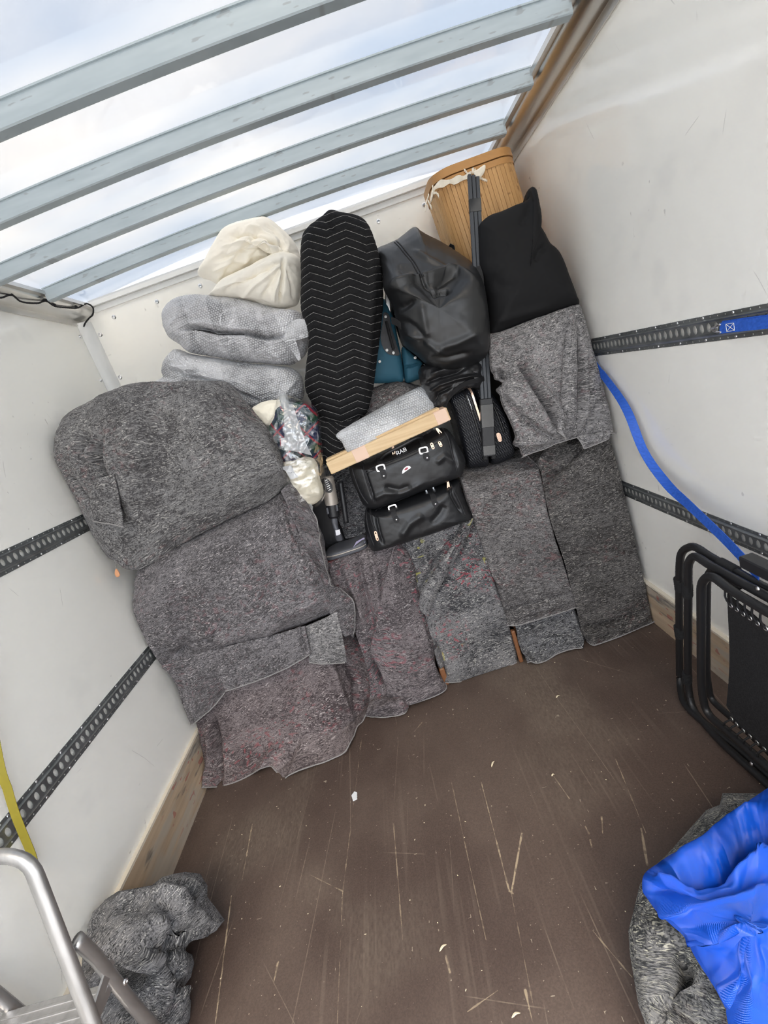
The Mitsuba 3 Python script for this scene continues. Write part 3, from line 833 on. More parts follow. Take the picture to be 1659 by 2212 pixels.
B = blanket('rose-tinted grey moving blanket with pleats over the low cabinet, right of the left stack', 'felt_rose', [[(0.8,2.4,0.745),(0.9,2.4,0.745),(1,2.4,0.74),(1.08,2.4,0.735),(1.15,2.4,0.73),(1.155,2.4,0.73)],
  [(0.823,1.95,0.738),(0.907,1.94,0.743),(0.994,1.94,0.745),(1.077,1.94,0.739),(1.143,1.94,0.736),(1.147,1.97,0.722)],
  [(0.821,1.91,0.676),(0.91,1.9,0.684),(1.003,1.9,0.681),(1.087,1.9,0.679),(1.15,1.91,0.664),(1.152,1.97,0.637)],
  [(0.842,1.89,0.491),(0.909,1.88,0.497),(0.997,1.875,0.504),(1.083,1.88,0.507),(1.145,1.9,0.503),(1.147,1.97,0.468)],
  [(0.837,1.88,0.255),(0.905,1.87,0.262),(0.99,1.86,0.288),(1.077,1.87,0.288),(1.133,1.89,0.28),(1.136,1.96,0.237)],
  [(0.802,1.88,0.087),(0.884,1.86,0.099),(0.976,1.85,0.112),(1.061,1.86,0.1),(1.128,1.88,0.1),(1.128,1.95,0.051)],
  [(0.753,1.85,0.008),(0.842,1.836,0.008),(0.947,1.842,0.008),(1.053,1.84,0.008),(1.135,1.869,0.008),(1.136,1.926,0.012)]], seed=10, wr=0.007, wf=(7, 7, 3), folds=[
    ([(0.962,1.88,0.741),(0.945,1.88,0.601),(0.926,1.88,0.42)], 0.012, -0.012), ([(1.024,1.88,0.742),(1.008,1.88,0.602),(0.969,1.88,0.453)], 0.014, 0.012), ([(0.896,1.88,0.731),(0.9,1.88,0.594),(0.897,1.88,0.43)], 0.014, 0.010),
    ([(1.144,1.88,0.667),(1.139,1.88,0.417),(1.127,1.88,0.126)], 0.02, 0.006), ([(0.864,1.88,0.27),(0.886,1.88,0.135),(0.963,1.88,0.029)], 0.014, -0.012)], sides=[([(1.142,1.88,0.743),(1.044,1.88,0.601),(0.881,1.88,0.301)], 0.11, 0.018)])
flap(B, 'felt_rose', [[(1.133,1.912,0.743),(1.145,1.916,0.744),(1.151,1.931,0.735)],
  [(1.065,1.858,0.648),(1.102,1.854,0.637),(1.151,1.886,0.636)],
  [(1,1.836,0.535),(1.061,1.832,0.516),(1.145,1.876,0.499)],
  [(0.937,1.824,0.425),(1.019,1.82,0.387),(1.14,1.866,0.353)],
  [(0.889,1.822,0.324),(0.978,1.814,0.262),(1.132,1.858,0.227)],
  [(0.894,1.824,0.199),(0.972,1.812,0.142),(1.131,1.854,0.123)],
  [(0.875,1.84,0.04),(0.968,1.814,0.028),(1.133,1.848,0.027)]], name='overlap', hems=(), seed=22, wr=0.004, folds=[([(1.094,1.85,0.675),(1.05,1.85,0.51),(1.02,1.85,0.284)], 0.02, 0.006)])
flap(B, 'felt_rose', [[(0.786,1.84,0.072),(0.869,1.83,0.089),(0.928,1.83,0.055),(0.956,1.83,0.019)],
  [(0.768,1.81,0.052),(0.858,1.79,0.061),(0.939,1.79,0.045),(0.957,1.81,0.015)],
  [(0.758,1.839,0.01),(0.845,1.798,0.008),(0.932,1.789,0.008),(0.949,1.813,0.01)]], name='corner_flap', seed=11, wr=0.006, folds=[([(0.794,1.8,0.063),(0.883,1.8,0.07),(0.951,1.8,0.045)], 0.008, 0.01)])
B = blanket('grey moving blanket flecked with red and yellow, a diagonal pleat across its front', 'felt_speckled', [[(1.16,2.4,0.73),(1.165,2.4,0.735),(1.25,2.4,0.735),(1.33,2.4,0.738),(1.42,2.4,0.74),(1.48,2.4,0.745),(1.485,2.4,0.745)],
  [(1.15,1.97,0.716),(1.161,1.94,0.73),(1.243,1.94,0.731),(1.327,1.94,0.731),(1.411,1.94,0.731),(1.492,1.94,0.737),(1.502,1.97,0.72)],
  [(1.15,1.97,0.629),(1.157,1.915,0.658),(1.245,1.905,0.663),(1.328,1.905,0.666),(1.418,1.905,0.67),(1.496,1.915,0.666),(1.509,1.97,0.643)],
  [(1.146,1.97,0.464),(1.152,1.905,0.498),(1.24,1.895,0.496),(1.329,1.895,0.495),(1.412,1.895,0.494),(1.488,1.905,0.47),(1.503,1.97,0.436)],
  [(1.134,1.96,0.237),(1.143,1.9,0.278),(1.223,1.885,0.284),(1.315,1.885,0.281),(1.398,1.885,0.271),(1.496,1.9,0.257),(1.511,1.97,0.213)],
  [(1.137,1.95,0.048),(1.145,1.9,0.086),(1.217,1.885,0.091),(1.305,1.885,0.09),(1.4,1.885,0.09),(1.496,1.9,0.071),(1.511,1.96,0.027)],
  [(1.134,1.95,-.016),(1.144,1.905,0.02),(1.196,1.9,0.007),(1.269,1.9,-.013),(1.369,1.9,-.017),(1.488,1.905,0.004),(1.499,1.96,-.037)]], seed=12, wr=0.006, wf=(6, 6, 4), folds=[
    ([(1.47,1.89,0.737),(1.322,1.89,0.598),(1.182,1.89,0.467),(1.149,1.89,0.396)], 0.011, 0.020), ([(1.484,1.89,0.711),(1.358,1.89,0.578),(1.213,1.89,0.445)], 0.007, -0.010), ([(1.446,1.89,0.746),(1.298,1.89,0.622),(1.149,1.89,0.479)], 0.007, -0.008),
    ([(1.272,1.89,0.708),(1.266,1.89,0.621),(1.274,1.89,0.505)], 0.014, -0.008), ([(1.158,1.89,0.259),(1.157,1.89,0.109),(1.152,1.89,0.038)], 0.01, -0.012)])
flap(B, 'felt_speckled', [[(1.468,1.916,0.739),(1.478,1.908,0.742),(1.491,1.916,0.738)],
  [(1.386,1.886,0.681),(1.4,1.87,0.675),(1.418,1.886,0.655)],
  [(1.305,1.878,0.617),(1.323,1.858,0.608),(1.342,1.878,0.582)],
  [(1.235,1.874,0.56),(1.255,1.852,0.547),(1.276,1.874,0.516)],
  [(1.168,1.874,0.492),(1.191,1.848,0.481),(1.212,1.874,0.442)],
  [(1.141,1.878,0.422),(1.156,1.858,0.409),(1.174,1.878,0.377)]], name='pleat', hems=(), seed=21, wr=0.002)
B = blanket('plain grey-brown moving blanket on the tall cabinet under the taped poles', 'felt_brown_grey', [[(1.5,2.45,0.935),(1.505,2.45,0.94),(1.6,2.45,0.935),(1.7,2.45,0.925),(1.79,2.45,0.91),(1.795,2.45,0.91)],
  [(1.485,1.97,0.906),(1.486,1.93,0.908),(1.595,1.93,0.883),(1.701,1.93,0.864),(1.798,1.93,0.85),(1.812,1.96,0.838)],
  [(1.486,1.97,0.85),(1.483,1.905,0.871),(1.588,1.9,0.849),(1.692,1.9,0.828),(1.793,1.905,0.807),(1.812,1.96,0.789)],
  [(1.494,1.97,0.682),(1.49,1.9,0.71),(1.585,1.895,0.69),(1.683,1.895,0.674),(1.786,1.9,0.648),(1.805,1.96,0.624)],
  [(1.492,1.97,0.419),(1.488,1.9,0.456),(1.583,1.89,0.444),(1.684,1.89,0.432),(1.803,1.9,0.398),(1.823,1.96,0.366)],
  [(1.486,1.96,0.215),(1.486,1.905,0.258),(1.579,1.89,0.258),(1.695,1.89,0.253),(1.809,1.9,0.244),(1.832,1.96,0.206)],
  [(1.482,1.95,0.184),(1.484,1.91,0.212),(1.541,1.885,0.199),(1.668,1.88,0.201),(1.803,1.89,0.196),(1.825,1.95,0.157)]], hems=('bottom', 'right'), seed=13, wr=0.005, wf=(6, 6, 4), folds=[([(1.497,1.89,0.274),(1.626,1.89,0.277),(1.793,1.89,0.266)], 0.012, -0.006), ([(1.511,1.89,0.245),(1.639,1.89,0.242),(1.797,1.89,0.237)], 0.012, 0.006), ([(1.49,1.89,0.476),(1.49,1.89,0.289),(1.486,1.89,0.23)], 0.01, -0.008)])
blanket('short dark grey blanket end hanging to the floor beside the reddish cabinet leg', 'felt_charcoal', [[(1.535,1.93,0.19),(1.616,1.92,0.192),(1.712,1.92,0.183),(1.807,1.925,0.184)],
  [(1.529,1.915,0.113),(1.604,1.905,0.118),(1.71,1.905,0.106),(1.821,1.915,0.086)],
  [(1.532,1.905,0.03),(1.604,1.9,0.033),(1.702,1.895,0.04),(1.81,1.9,0.024)],
  [(1.534,1.868,0.008),(1.578,1.846,0.008),(1.698,1.876,0.008),(1.786,1.855,0.008)]], seed=14, wr=0.007, wf=(9, 9, 9), hem=0.005, folds=[([(1.52,1.9,0.138),(1.525,1.9,0.074),(1.552,1.9,0.001)], 0.01, 0.012), ([(1.795,1.9,0.177),(1.792,1.9,0.092),(1.798,1.9,-.01)], 0.01, 0.012)])
blanket('dark knitted grey moving blanket over the tall right corner piece, down to the floor', 'felt_dark_knit', [[(1.8,2.4,0.93),(1.88,2.4,0.93),(1.96,2.4,0.93),(2.04,2.4,0.93),(2.12,2.4,0.93),(2.125,2.4,0.93)],
  [(1.812,1.95,0.846),(1.883,1.94,0.857),(1.952,1.93,0.87),(2.033,1.93,0.879),(2.114,1.95,0.888),(2.19,2.1,0.846)],
  [(1.802,1.91,0.799),(1.863,1.895,0.802),(1.94,1.89,0.802),(2.018,1.89,0.802),(2.107,1.92,0.797),(2.199,2.1,0.737)],
  [(1.793,1.9,0.646),(1.864,1.885,0.647),(1.943,1.885,0.642),(2.022,1.885,0.636),(2.114,1.91,0.62),(2.208,2.1,0.533)],
  [(1.809,1.9,0.396),(1.878,1.885,0.401),(1.96,1.885,0.396),(2.045,1.885,0.389),(2.141,1.91,0.369),(2.239,2.1,0.256)],
  [(1.811,1.9,0.183),(1.885,1.885,0.19),(1.968,1.885,0.184),(2.057,1.885,0.177),(2.16,1.905,0.155),(2.26,2.1,0.018)],
  [(1.808,1.89,0.056),(1.863,1.88,0.062),(1.958,1.88,0.058),(2.048,1.88,0.061),(2.142,1.9,0.043),(2.244,2.1,-.102)],
  [(1.822,1.906,0.008),(1.839,1.853,0.008),(1.938,1.86,0.008),(2.025,1.875,0.008),(2.13,1.892,0.008),(2.247,2.1,-.13)]], seed=15, wr=0.004, wf=(5, 5, 4), folds=[([(1.988,1.88,0.913),(1.895,1.88,0.885),(1.801,1.88,0.842)], 0.010, 0.014), ([(2.011,1.88,0.885),(1.916,1.88,0.848),(1.808,1.88,0.803)], 0.009, -0.010), ([(1.943,1.88,0.839),(1.883,1.88,0.829),(1.799,1.88,0.765)], 0.012, -0.006),
    ([(1.818,1.88,0.083),(1.94,1.88,0.076),(2.111,1.88,0.077)], 0.012, -0.010), ([(1.812,1.88,0.055),(1.955,1.88,0.04),(2.116,1.88,0.044)], 0.010, 0.008)])
B = blanket('light grey moving blanket with hanging folds, right corner, under the black cushion', 'felt_light', [[(1.73,2.4,1.42),(1.735,2.4,1.42),(1.82,2.4,1.425),(1.92,2.4,1.43),(2.02,2.4,1.43),(2.09,2.4,1.43),(2.1,2.4,1.43)],
  [(1.746,1.97,1.42),(1.743,1.93,1.425),(1.829,1.92,1.424),(1.912,1.92,1.423),(2.004,1.92,1.424),(2.087,1.93,1.424),(2.147,2.05,1.42)],
  [(1.739,1.97,1.364),(1.727,1.9,1.372),(1.81,1.885,1.367),(1.898,1.88,1.362),(1.991,1.88,1.354),(2.086,1.9,1.351),(2.158,2.05,1.336)],
  [(1.728,1.97,1.293),(1.717,1.895,1.304),(1.799,1.875,1.285),(1.887,1.87,1.277),(1.982,1.87,1.269),(2.085,1.895,1.254),(2.161,2.05,1.236)],
  [(1.723,1.96,1.19),(1.716,1.89,1.199),(1.789,1.87,1.179),(1.871,1.86,1.17),(1.96,1.86,1.156),(2.097,1.895,1.132),(2.174,2.05,1.104)],
  [(1.741,1.95,1.077),(1.732,1.88,1.089),(1.799,1.865,1.074),(1.866,1.85,1.062),(1.95,1.855,1.052),(2.1,1.89,1.019),(2.18,2.05,0.981)],
  [(1.748,1.94,0.976),(1.74,1.88,0.99),(1.796,1.865,0.979),(1.867,1.855,0.976),(1.954,1.86,0.975),(2.104,1.89,0.951),(2.182,2.05,0.905)],
  [(1.751,1.93,0.919),(1.744,1.89,0.93),(1.81,1.88,0.937),(1.886,1.875,0.942),(1.965,1.88,0.94),(2.108,1.9,0.908),(2.178,2.05,0.864)]], seed=16, wr=0.006, wf=(6, 6, 4), folds=[
    ([(1.81,1.87,1.299),(1.841,1.87,1.199),(1.872,1.87,1.096),(1.898,1.87,1.002)], 0.009, -0.016), ([(1.831,1.87,1.31),(1.868,1.87,1.199),(1.912,1.87,1.064),(1.92,1.87,1.014)], 0.014, 0.010), ([(1.72,1.87,1.202),(1.764,1.87,1.113),(1.817,1.87,1.02),(1.879,1.87,0.96)], 0.010, -0.010), ([(1.708,1.87,1.224),(1.734,1.87,1.252),(1.734,1.87,1.288)], 0.012, -0.014),
    ([(2.052,1.87,1.324),(2.024,1.87,1.192),(1.991,1.87,1.019)], 0.008, -0.012), ([(2.067,1.87,1.293),(2.043,1.87,1.15),(2.022,1.87,1.008)], 0.008, 0.008), ([(2.081,1.87,1.245),(2.062,1.87,1.107),(2.026,1.87,0.979)], 0.007, -0.008), ([(1.704,1.87,1.028),(1.742,1.87,0.987),(1.844,1.87,0.972)], 0.012, 0.008), ([(2.086,1.87,1.044),(2.038,1.87,0.994),(1.995,1.87,0.951)], 0.008, -0.010)],
    sides=[([(2.019,1.87,1.404),(1.984,1.87,1.277),(1.951,1.87,1.144),(1.928,1.87,1.077)], 0.035, 0.016)])
flap(B, 'felt_light', [[(2.028,1.886,1.396),(2.04,1.879,1.398),(2.061,1.891,1.4)],
  [(1.988,1.858,1.31),(2.006,1.846,1.308),(2.041,1.871,1.305)],
  [(1.957,1.848,1.214),(1.977,1.832,1.21),(2.016,1.861,1.202)],
  [(1.927,1.842,1.116),(1.949,1.822,1.113),(1.991,1.854,1.098)],
  [(1.914,1.839,1.037),(1.934,1.818,1.032),(1.973,1.852,1.017)],
  [(1.916,1.858,0.961),(1.933,1.844,0.962),(1.967,1.864,0.955)]], name='pleat', hems=(), seed=23, wr=0.003)
flap(B, 'felt_light', [[(1.914,1.853,1.102),(1.925,1.845,1.102),(1.941,1.85,1.089)],
  [(1.894,1.85,1.034),(1.905,1.835,1.035),(1.926,1.845,1.02)],
  [(1.887,1.85,0.995),(1.895,1.835,0.982),(1.912,1.845,0.958)]], name='corner_flap', seed=17, wr=0.002)
flap(B, 'felt_light', [[(1.969,1.885,0.938),(2.04,1.88,0.933),(2.104,1.89,0.93)],
  [(1.975,1.868,0.915),(2.038,1.866,0.911),(2.101,1.88,0.912)],
  [(1.982,1.873,0.888),(2.04,1.87,0.891),(2.096,1.885,0.894)]], name='corner_flap', seed=18, wr=0.003, hems=('bottom', 'left'))
blanket('brown-grey blanket end behind the bubble-wrapped board, below the teal suitcase', 'felt_brown_grey', [[(1.184,2.22,1.373),(1.352,2.22,1.377),(1.42,2.22,1.346),(1.482,2.22,1.296)],
  [(1.155,2.14,1.346),(1.336,2.09,1.349),(1.41,2.09,1.321),(1.47,2.1,1.27)],
  [(1.104,2.14,1.263),(1.309,2.05,1.274),(1.394,2.05,1.246),(1.455,2.06,1.205)],
  [(1.049,2.14,1.14),(1.267,2.04,1.145),(1.362,2.04,1.113),(1.439,2.05,1.086)]], hems=(), seed=19, wr=0.006)
blanket('dark blanket deep in the gap between the vacuum cleaner and the black travel bags', 'felt_charcoal', [[(0.925,2.16,1.111),(0.99,2.15,1.102),(1.055,2.14,1.093),(1.139,2.14,1.076)],
  [(0.918,2.12,1.007),(0.993,2.11,1.007),(1.056,2.11,0.997),(1.129,2.12,0.981)],
  [(0.912,2.1,0.875),(0.97,2.09,0.877),(1.035,2.09,0.871),(1.098,2.1,0.858)],
  [(0.912,2.08,0.775),(0.969,2.07,0.776),(1.035,2.07,0.772),(1.088,2.08,0.762)]], hems=(), seed=20, wr=0.006)

mat('wrapped_dark', base_color=(0.03, 0.027, 0.025), roughness=0.8, specular=0.2)
# what the blankets of the two outer stacks are wrapped round
scene_box = lambda lo, hi: obox((A(*lo) + A(*hi)) / 2, (1, 0, 0), (0, 1, 0), (0, 0, 1), (A(*hi) - A(*lo)) / 2, 0.03)
part('moving_blanket', 'wrapped_piece', scene_box((0.12, 1.92, 1.02), (0.66, 2.02, 1.52)), 'wrapped_dark')
part('moving_blanket_001', 'wrapped_piece', scene_box((0.06, 1.90, 0.42), (0.76, 2.38, 0.93)), 'wrapped_dark')
part('moving_blanket_002', 'wrapped_piece', scene_box((0.05, 1.90, 0.01), (0.66, 2.40, 0.40)), 'wrapped_dark')
part('moving_blanket_007', 'wrapped_piece', scene_box((1.84, 1.97, 0.01), (2.09, 2.44, 0.84)), 'wrapped_dark')
part('moving_blanket_008', 'wrapped_piece', scene_box((1.77, 1.97, 0.93), (2.06, 2.42, 1.36)), 'wrapped_dark')

# ------------------------------------------------------------------ soft things on the load
ROT = 0.2642


def quilt_line(x, z):
    """Signed position across the zigzag stitch rows, in rows."""
    u, v = x * math.cos(ROT) - z * math.sin(ROT), x * math.sin(ROT) + z * math.cos(ROT)
    return u, v


def quilt_col(p, n, uv):
    u, v = quilt_line(uv.x, uv.y)
    t = u / 0.147 + 0.182
    tri = dr.abs(t - dr.floor(t) - 0.5) * 2
    r = (v + 0.027 * tri) / 0.0285
    d = dr.abs(r - dr.floor(r) - 0.5) * 0.0285
    dash = smoothstep(0.25, 0.45, noise(u * 260, dr.floor(r) * 3.7))
    c = mix((0.0050, 0.0050, 0.0058), (0.0110, 0.0110, 0.0118), fbm(uv.x * 60, uv.y * 200, octaves=2))
    return mix(c, (0.22, 0.215, 0.205), smoothstep(0.0013, 0.0005, d) * (0.35 + 0.65 * dash))


def quilt_puff(F):
    u, v = quilt_line(F[..., 0], F[..., 2])
    t = u / 0.147 + 0.182
    tri = np.abs(t - np.floor(t) - 0.5) * 2
    r = (v + 0.027 * tri) / 0.0285
    d = np.abs(r - np.floor(r) - 0.5) * 0.0285
    return -0.004 * np.exp(-(d / 0.005)**2)


mat('quilt_black', base_color=proc(quilt_col), roughness=0.8, specular=0.18, sheen=0.15)
c = blob([(1.308,2.06,2.054),(1.271,2.06,2.044),(1.19,2.06,2.017),(1.151,2.06,1.961),(1.117,2.06,1.868),(1.075,2.06,1.758),(1.073,2.06,1.692),(1.062,2.06,1.628),(1.009,2.06,1.529),(0.981,2.06,1.461),(0.987,2.06,1.389),(0.994,2.06,1.313),(1.033,2.06,1.273),(1.084,2.06,1.262),(1.142,2.06,1.272),(1.193,2.06,1.288),(1.223,2.06,1.327),(1.251,2.06,1.372),(1.29,2.06,1.45),(1.334,2.06,1.539),(1.373,2.06,1.622),(1.406,2.06,1.703),(1.432,2.06,1.81),(1.438,2.06,1.886),(1.431,2.06,1.961),(1.405,2.06,2.001),(1.349,2.06,2.032)],
         0.10, 0.07, p=3.0, n=300, rings=110, wr=0.005, wf=(7, 7, 4), seed=31, cushion=quilt_puff, folds=[([(1.098,2,1.686),(1.047,2,1.593),(1.004,2,1.437)], 0.02, 0.008), ([(1.415,2,1.827),(1.32,2,1.613),(1.21,2,1.349)], 0.02, 0.010), ([(1.308,2,2.029),(1.29,2,2),(1.296,2,1.965)], 0.008, -0.010)])
PAD = thing('quilted_moving_pad', 'tall black quilted pad with white zigzag stitching, upright in mid-load', 'moving pad')
part(PAD, 'cover', c, 'quilt_black')
part(PAD, 'hanging_end', keep_in(cloth([[(0.985,2.06,1.406),(1.022,2.03,1.341),(1.089,2.03,1.298),(1.197,2.06,1.311)],
  [(0.972,2.02,1.338),(1.019,1.99,1.294),(1.08,1.99,1.264),(1.155,2.02,1.277)],
  [(0.959,1.98,1.255),(1.005,1.95,1.219),(1.067,1.95,1.212),(1.113,1.99,1.213)],
  [(0.934,1.97,1.142),(0.989,1.95,1.148),(1.048,1.95,1.158),(1.091,1.99,1.179)]], seed=33, wr=0.008, thick=0.006)), 'quilt_black')

# cream duvet in two lobes
mat('duvet_cream', base_color=(0.80, 0.765, 0.68), roughness=0.8, specular=0.2, sheen=0.3)
DUV = thing('folded_duvet', 'cream white quilted duvet folded on top of the bubble-wrapped bundles', 'duvet')
part(DUV, 'upper_fold', blob([(0.707,2.19,2.037),(0.754,2.19,2.073),(0.822,2.19,2.124),(0.873,2.19,2.156),(0.931,2.19,2.163),(0.986,2.19,2.158),(1.034,2.19,2.151),(1.065,2.19,2.139),(1.102,2.19,2.088),(1.132,2.19,2.025),(1.133,2.19,1.964),(1.122,2.19,1.912),(1.089,2.19,1.956),(1.051,2.19,1.991),(0.997,2.19,1.986),(0.924,2.19,1.985),(0.87,2.19,1.979),(0.823,2.19,1.968),(0.778,2.19,1.971),(0.745,2.19,2.004)],
     0.13, 0.12, p=2.2, n=260, rings=70, wr=0.010, wf=(9, 9, 9), seed=41, ridge=0.003, fine=0.0025, center=(0.955,2.19,2.058), folds=[([(1.077,2.08,1.969),(0.979,2.08,1.978),(0.859,2.08,1.973),(0.776,2.08,1.975)], 0.0055, -0.012), ([(1.079,2.08,1.972),(0.988,2.08,2.001),(0.872,2.08,2.004),(0.775,2.08,2.009)], 0.006, 0.008), ([(1.08,2.08,1.975),(0.995,2.08,2.017),(0.902,2.08,2.029),(0.823,2.08,2.029)], 0.006, -0.010), ([(1.078,2.08,1.981),(1.013,2.08,2.037),(0.935,2.08,2.062),(0.86,2.08,2.069)], 0.006, 0.007), ([(1.079,2.08,1.984),(1.036,2.08,2.046),(0.974,2.08,2.083),(0.902,2.08,2.098)], 0.006, -0.010), ([(1.083,2.08,1.985),(1.066,2.08,2.049),(1.026,2.08,2.092),(0.976,2.08,2.111)], 0.006, 0.007), ([(1.088,2.08,1.987),(1.091,2.08,2.037),(1.077,2.08,2.076),(1.047,2.08,2.099)], 0.006, -0.009), ([(1.094,2.08,1.981),(1.114,2.08,2.013),(1.116,2.08,2.038)], 0.006, 0.006), ([(1.094,2.08,1.971),(1.126,2.08,1.983),(1.139,2.08,1.988)], 0.006, -0.008), ([(0.92,2.08,1.954),(0.991,2.08,1.959),(1.075,2.08,1.963)], 0.010, 0.012), ([(0.79,2.1,2.035),(0.861,2.1,2.039),(0.933,2.1,2.093),(0.972,2.1,2.115)], 0.010, -0.007), ([(0.813,2.1,1.974),(0.898,2.1,2.009),(0.976,2.1,2.054),(1.026,2.1,2.081)], 0.010, -0.016),
     ([(0.89,2.1,1.967),(0.953,2.1,2),(1.051,2.1,2.021),(1.103,2.1,2.004)], 0.010, -0.016), ([(0.942,2.1,1.972),(1.012,2.1,1.999),(1.077,2.1,1.987),(1.12,2.1,1.946)], 0.010, -0.014), ([(0.901,2.1,2.087),(1.017,2.1,2.084),(1.083,2.1,2.054)], 0.014, -0.010)]), 'duvet_cream')
part(DUV, 'lower_fold', blob([(0.725,2.17,1.934),(0.742,2.17,1.949),(0.787,2.17,1.975),(0.835,2.17,1.982),(0.879,2.17,1.986),(0.937,2.17,1.989),(0.996,2.17,1.996),(1.05,2.17,2.004),(1.096,2.17,1.993),(1.131,2.17,1.96),(1.121,2.17,1.908),(1.092,2.17,1.848),(1.061,2.17,1.805),(1.022,2.17,1.801),(0.97,2.17,1.808),(0.928,2.17,1.829),(0.889,2.17,1.857),(0.809,2.17,1.897)],
     0.15, 0.10, p=2.2, n=260, rings=70, wr=0.008, wf=(9, 9, 9), seed=42, ridge=0.003, fine=0.0025, folds=[([(1.076,2.05,1.956),(1.057,2.05,1.903),(1.028,2.05,1.85),(0.992,2.05,1.799)], 0.005, -0.018), ([(1.062,2.03,1.94),(0.97,2.03,1.926),(0.869,2.03,1.916),(0.789,2.03,1.912)], 0.006, -0.009), ([(1.059,2.03,1.932),(0.977,2.03,1.898),(0.893,2.03,1.882),(0.834,2.03,1.88)], 0.006, 0.008), ([(1.057,2.03,1.924),(0.997,2.03,1.874),(0.935,2.03,1.842)], 0.006, -0.009), ([(1.056,2.03,1.916),(1.011,2.03,1.861),(0.974,2.03,1.817)], 0.006, 0.007), ([(1.078,2.03,1.917),(1.074,2.03,1.858),(1.053,2.03,1.803)], 0.006, -0.009), ([(1.084,2.03,1.924),(1.103,2.03,1.875),(1.094,2.03,1.825)], 0.006, 0.007), ([(0.979,2.03,1.949),(0.938,2.03,1.919),(0.886,2.03,1.91)], 0.007, -0.006), ([(0.765,2.05,1.909),(0.848,2.05,1.882),(0.929,2.05,1.838),(0.991,2.05,1.796)], 0.005, -0.014), ([(1.005,2.05,1.954),(1.013,2.05,1.899),(0.979,2.05,1.84)], 0.014, -0.008),
     ([(0.838,2.05,1.903),(0.926,2.05,1.927),(1.011,2.05,1.944)], 0.014, -0.007), ([(1.097,2.05,1.942),(1.09,2.05,1.874),(1.051,2.05,1.798)], 0.010, -0.008), ([(0.892,2.05,1.939),(1.014,2.05,1.951),(1.076,2.05,1.952),(1.131,2.05,1.905)], 0.012, 0.006)]), 'duvet_cream')


# bubble wrap
def bubble_bump(p, n, uv):
    v = uv.y / 0.0088
    row = dr.floor(v)
    u = uv.x / 0.0102 + 0.5 * (row - 2 * dr.floor(row / 2))
    d = dr.sqrt(dr.square(u - dr.floor(u) - 0.5) + dr.square((v - row - 0.5) * 0.9))
    return dr.sqrt(dr.maximum(0.0, 1 - dr.square(d / 0.46))) + 0.5 * noise(uv.x * 60, uv.y * 60)


BUBBLE = proc(bubble_bump, eps=8e-4)


def wrap_mat(name, dark, light, seed, bands=()):
    def col(p, n, uv):
        x, y = uv.x, uv.y
        g = fbm(x * 9 + seed, y * 14 + seed, octaves=4)
        v = y / 0.0088
        row = dr.floor(v)
        u = x / 0.0102 + 0.5 * (row - 2 * dr.floor(row / 2))
        d = dr.sqrt(dr.square(u - dr.floor(u) - 0.5) + dr.square((v - row - 0.5) * 0.9))
        m = 0.75 * smoothstep(0.25, 0.75, g) + 0.25 * noise(x * 170 + seed, y * 120)
        for x0, x1, s in bands:
            m = m + s * smoothstep(x0 - 0.002, x0 + 0.002, x) * smoothstep(x1 + 0.002, x1 - 0.002, x)
        c = mix(dark, light, dr.clip(m, 0, 1))
        crease = smoothstep(0.018, 0.004, dr.abs(fbm(x * 11 + seed * 2, y * 17, octaves=3) - 0.5)) * smoothstep(0.45, 0.65, noise(x * 13 + 3, y * 13 + seed))
        c = mix(c, (0.76, 0.77, 0.79), crease * 0.75)
        return mix(c, (0.66, 0.67, 0.69), smoothstep(0.47, 0.30, d) * 0.42)

    scene[name] = {'type': 'twosided', 'bsdf': {'type': 'bumpmap', 'scale': 0.0030, 'texture': BUBBLE, 'bsdf': {
        'type': 'principled', 'base_color': proc(col), 'roughness': 0.28, 'specular': 0.6, 'clearcoat': 0.6, 'clearcoat_gloss': 0.9}}}
    return name


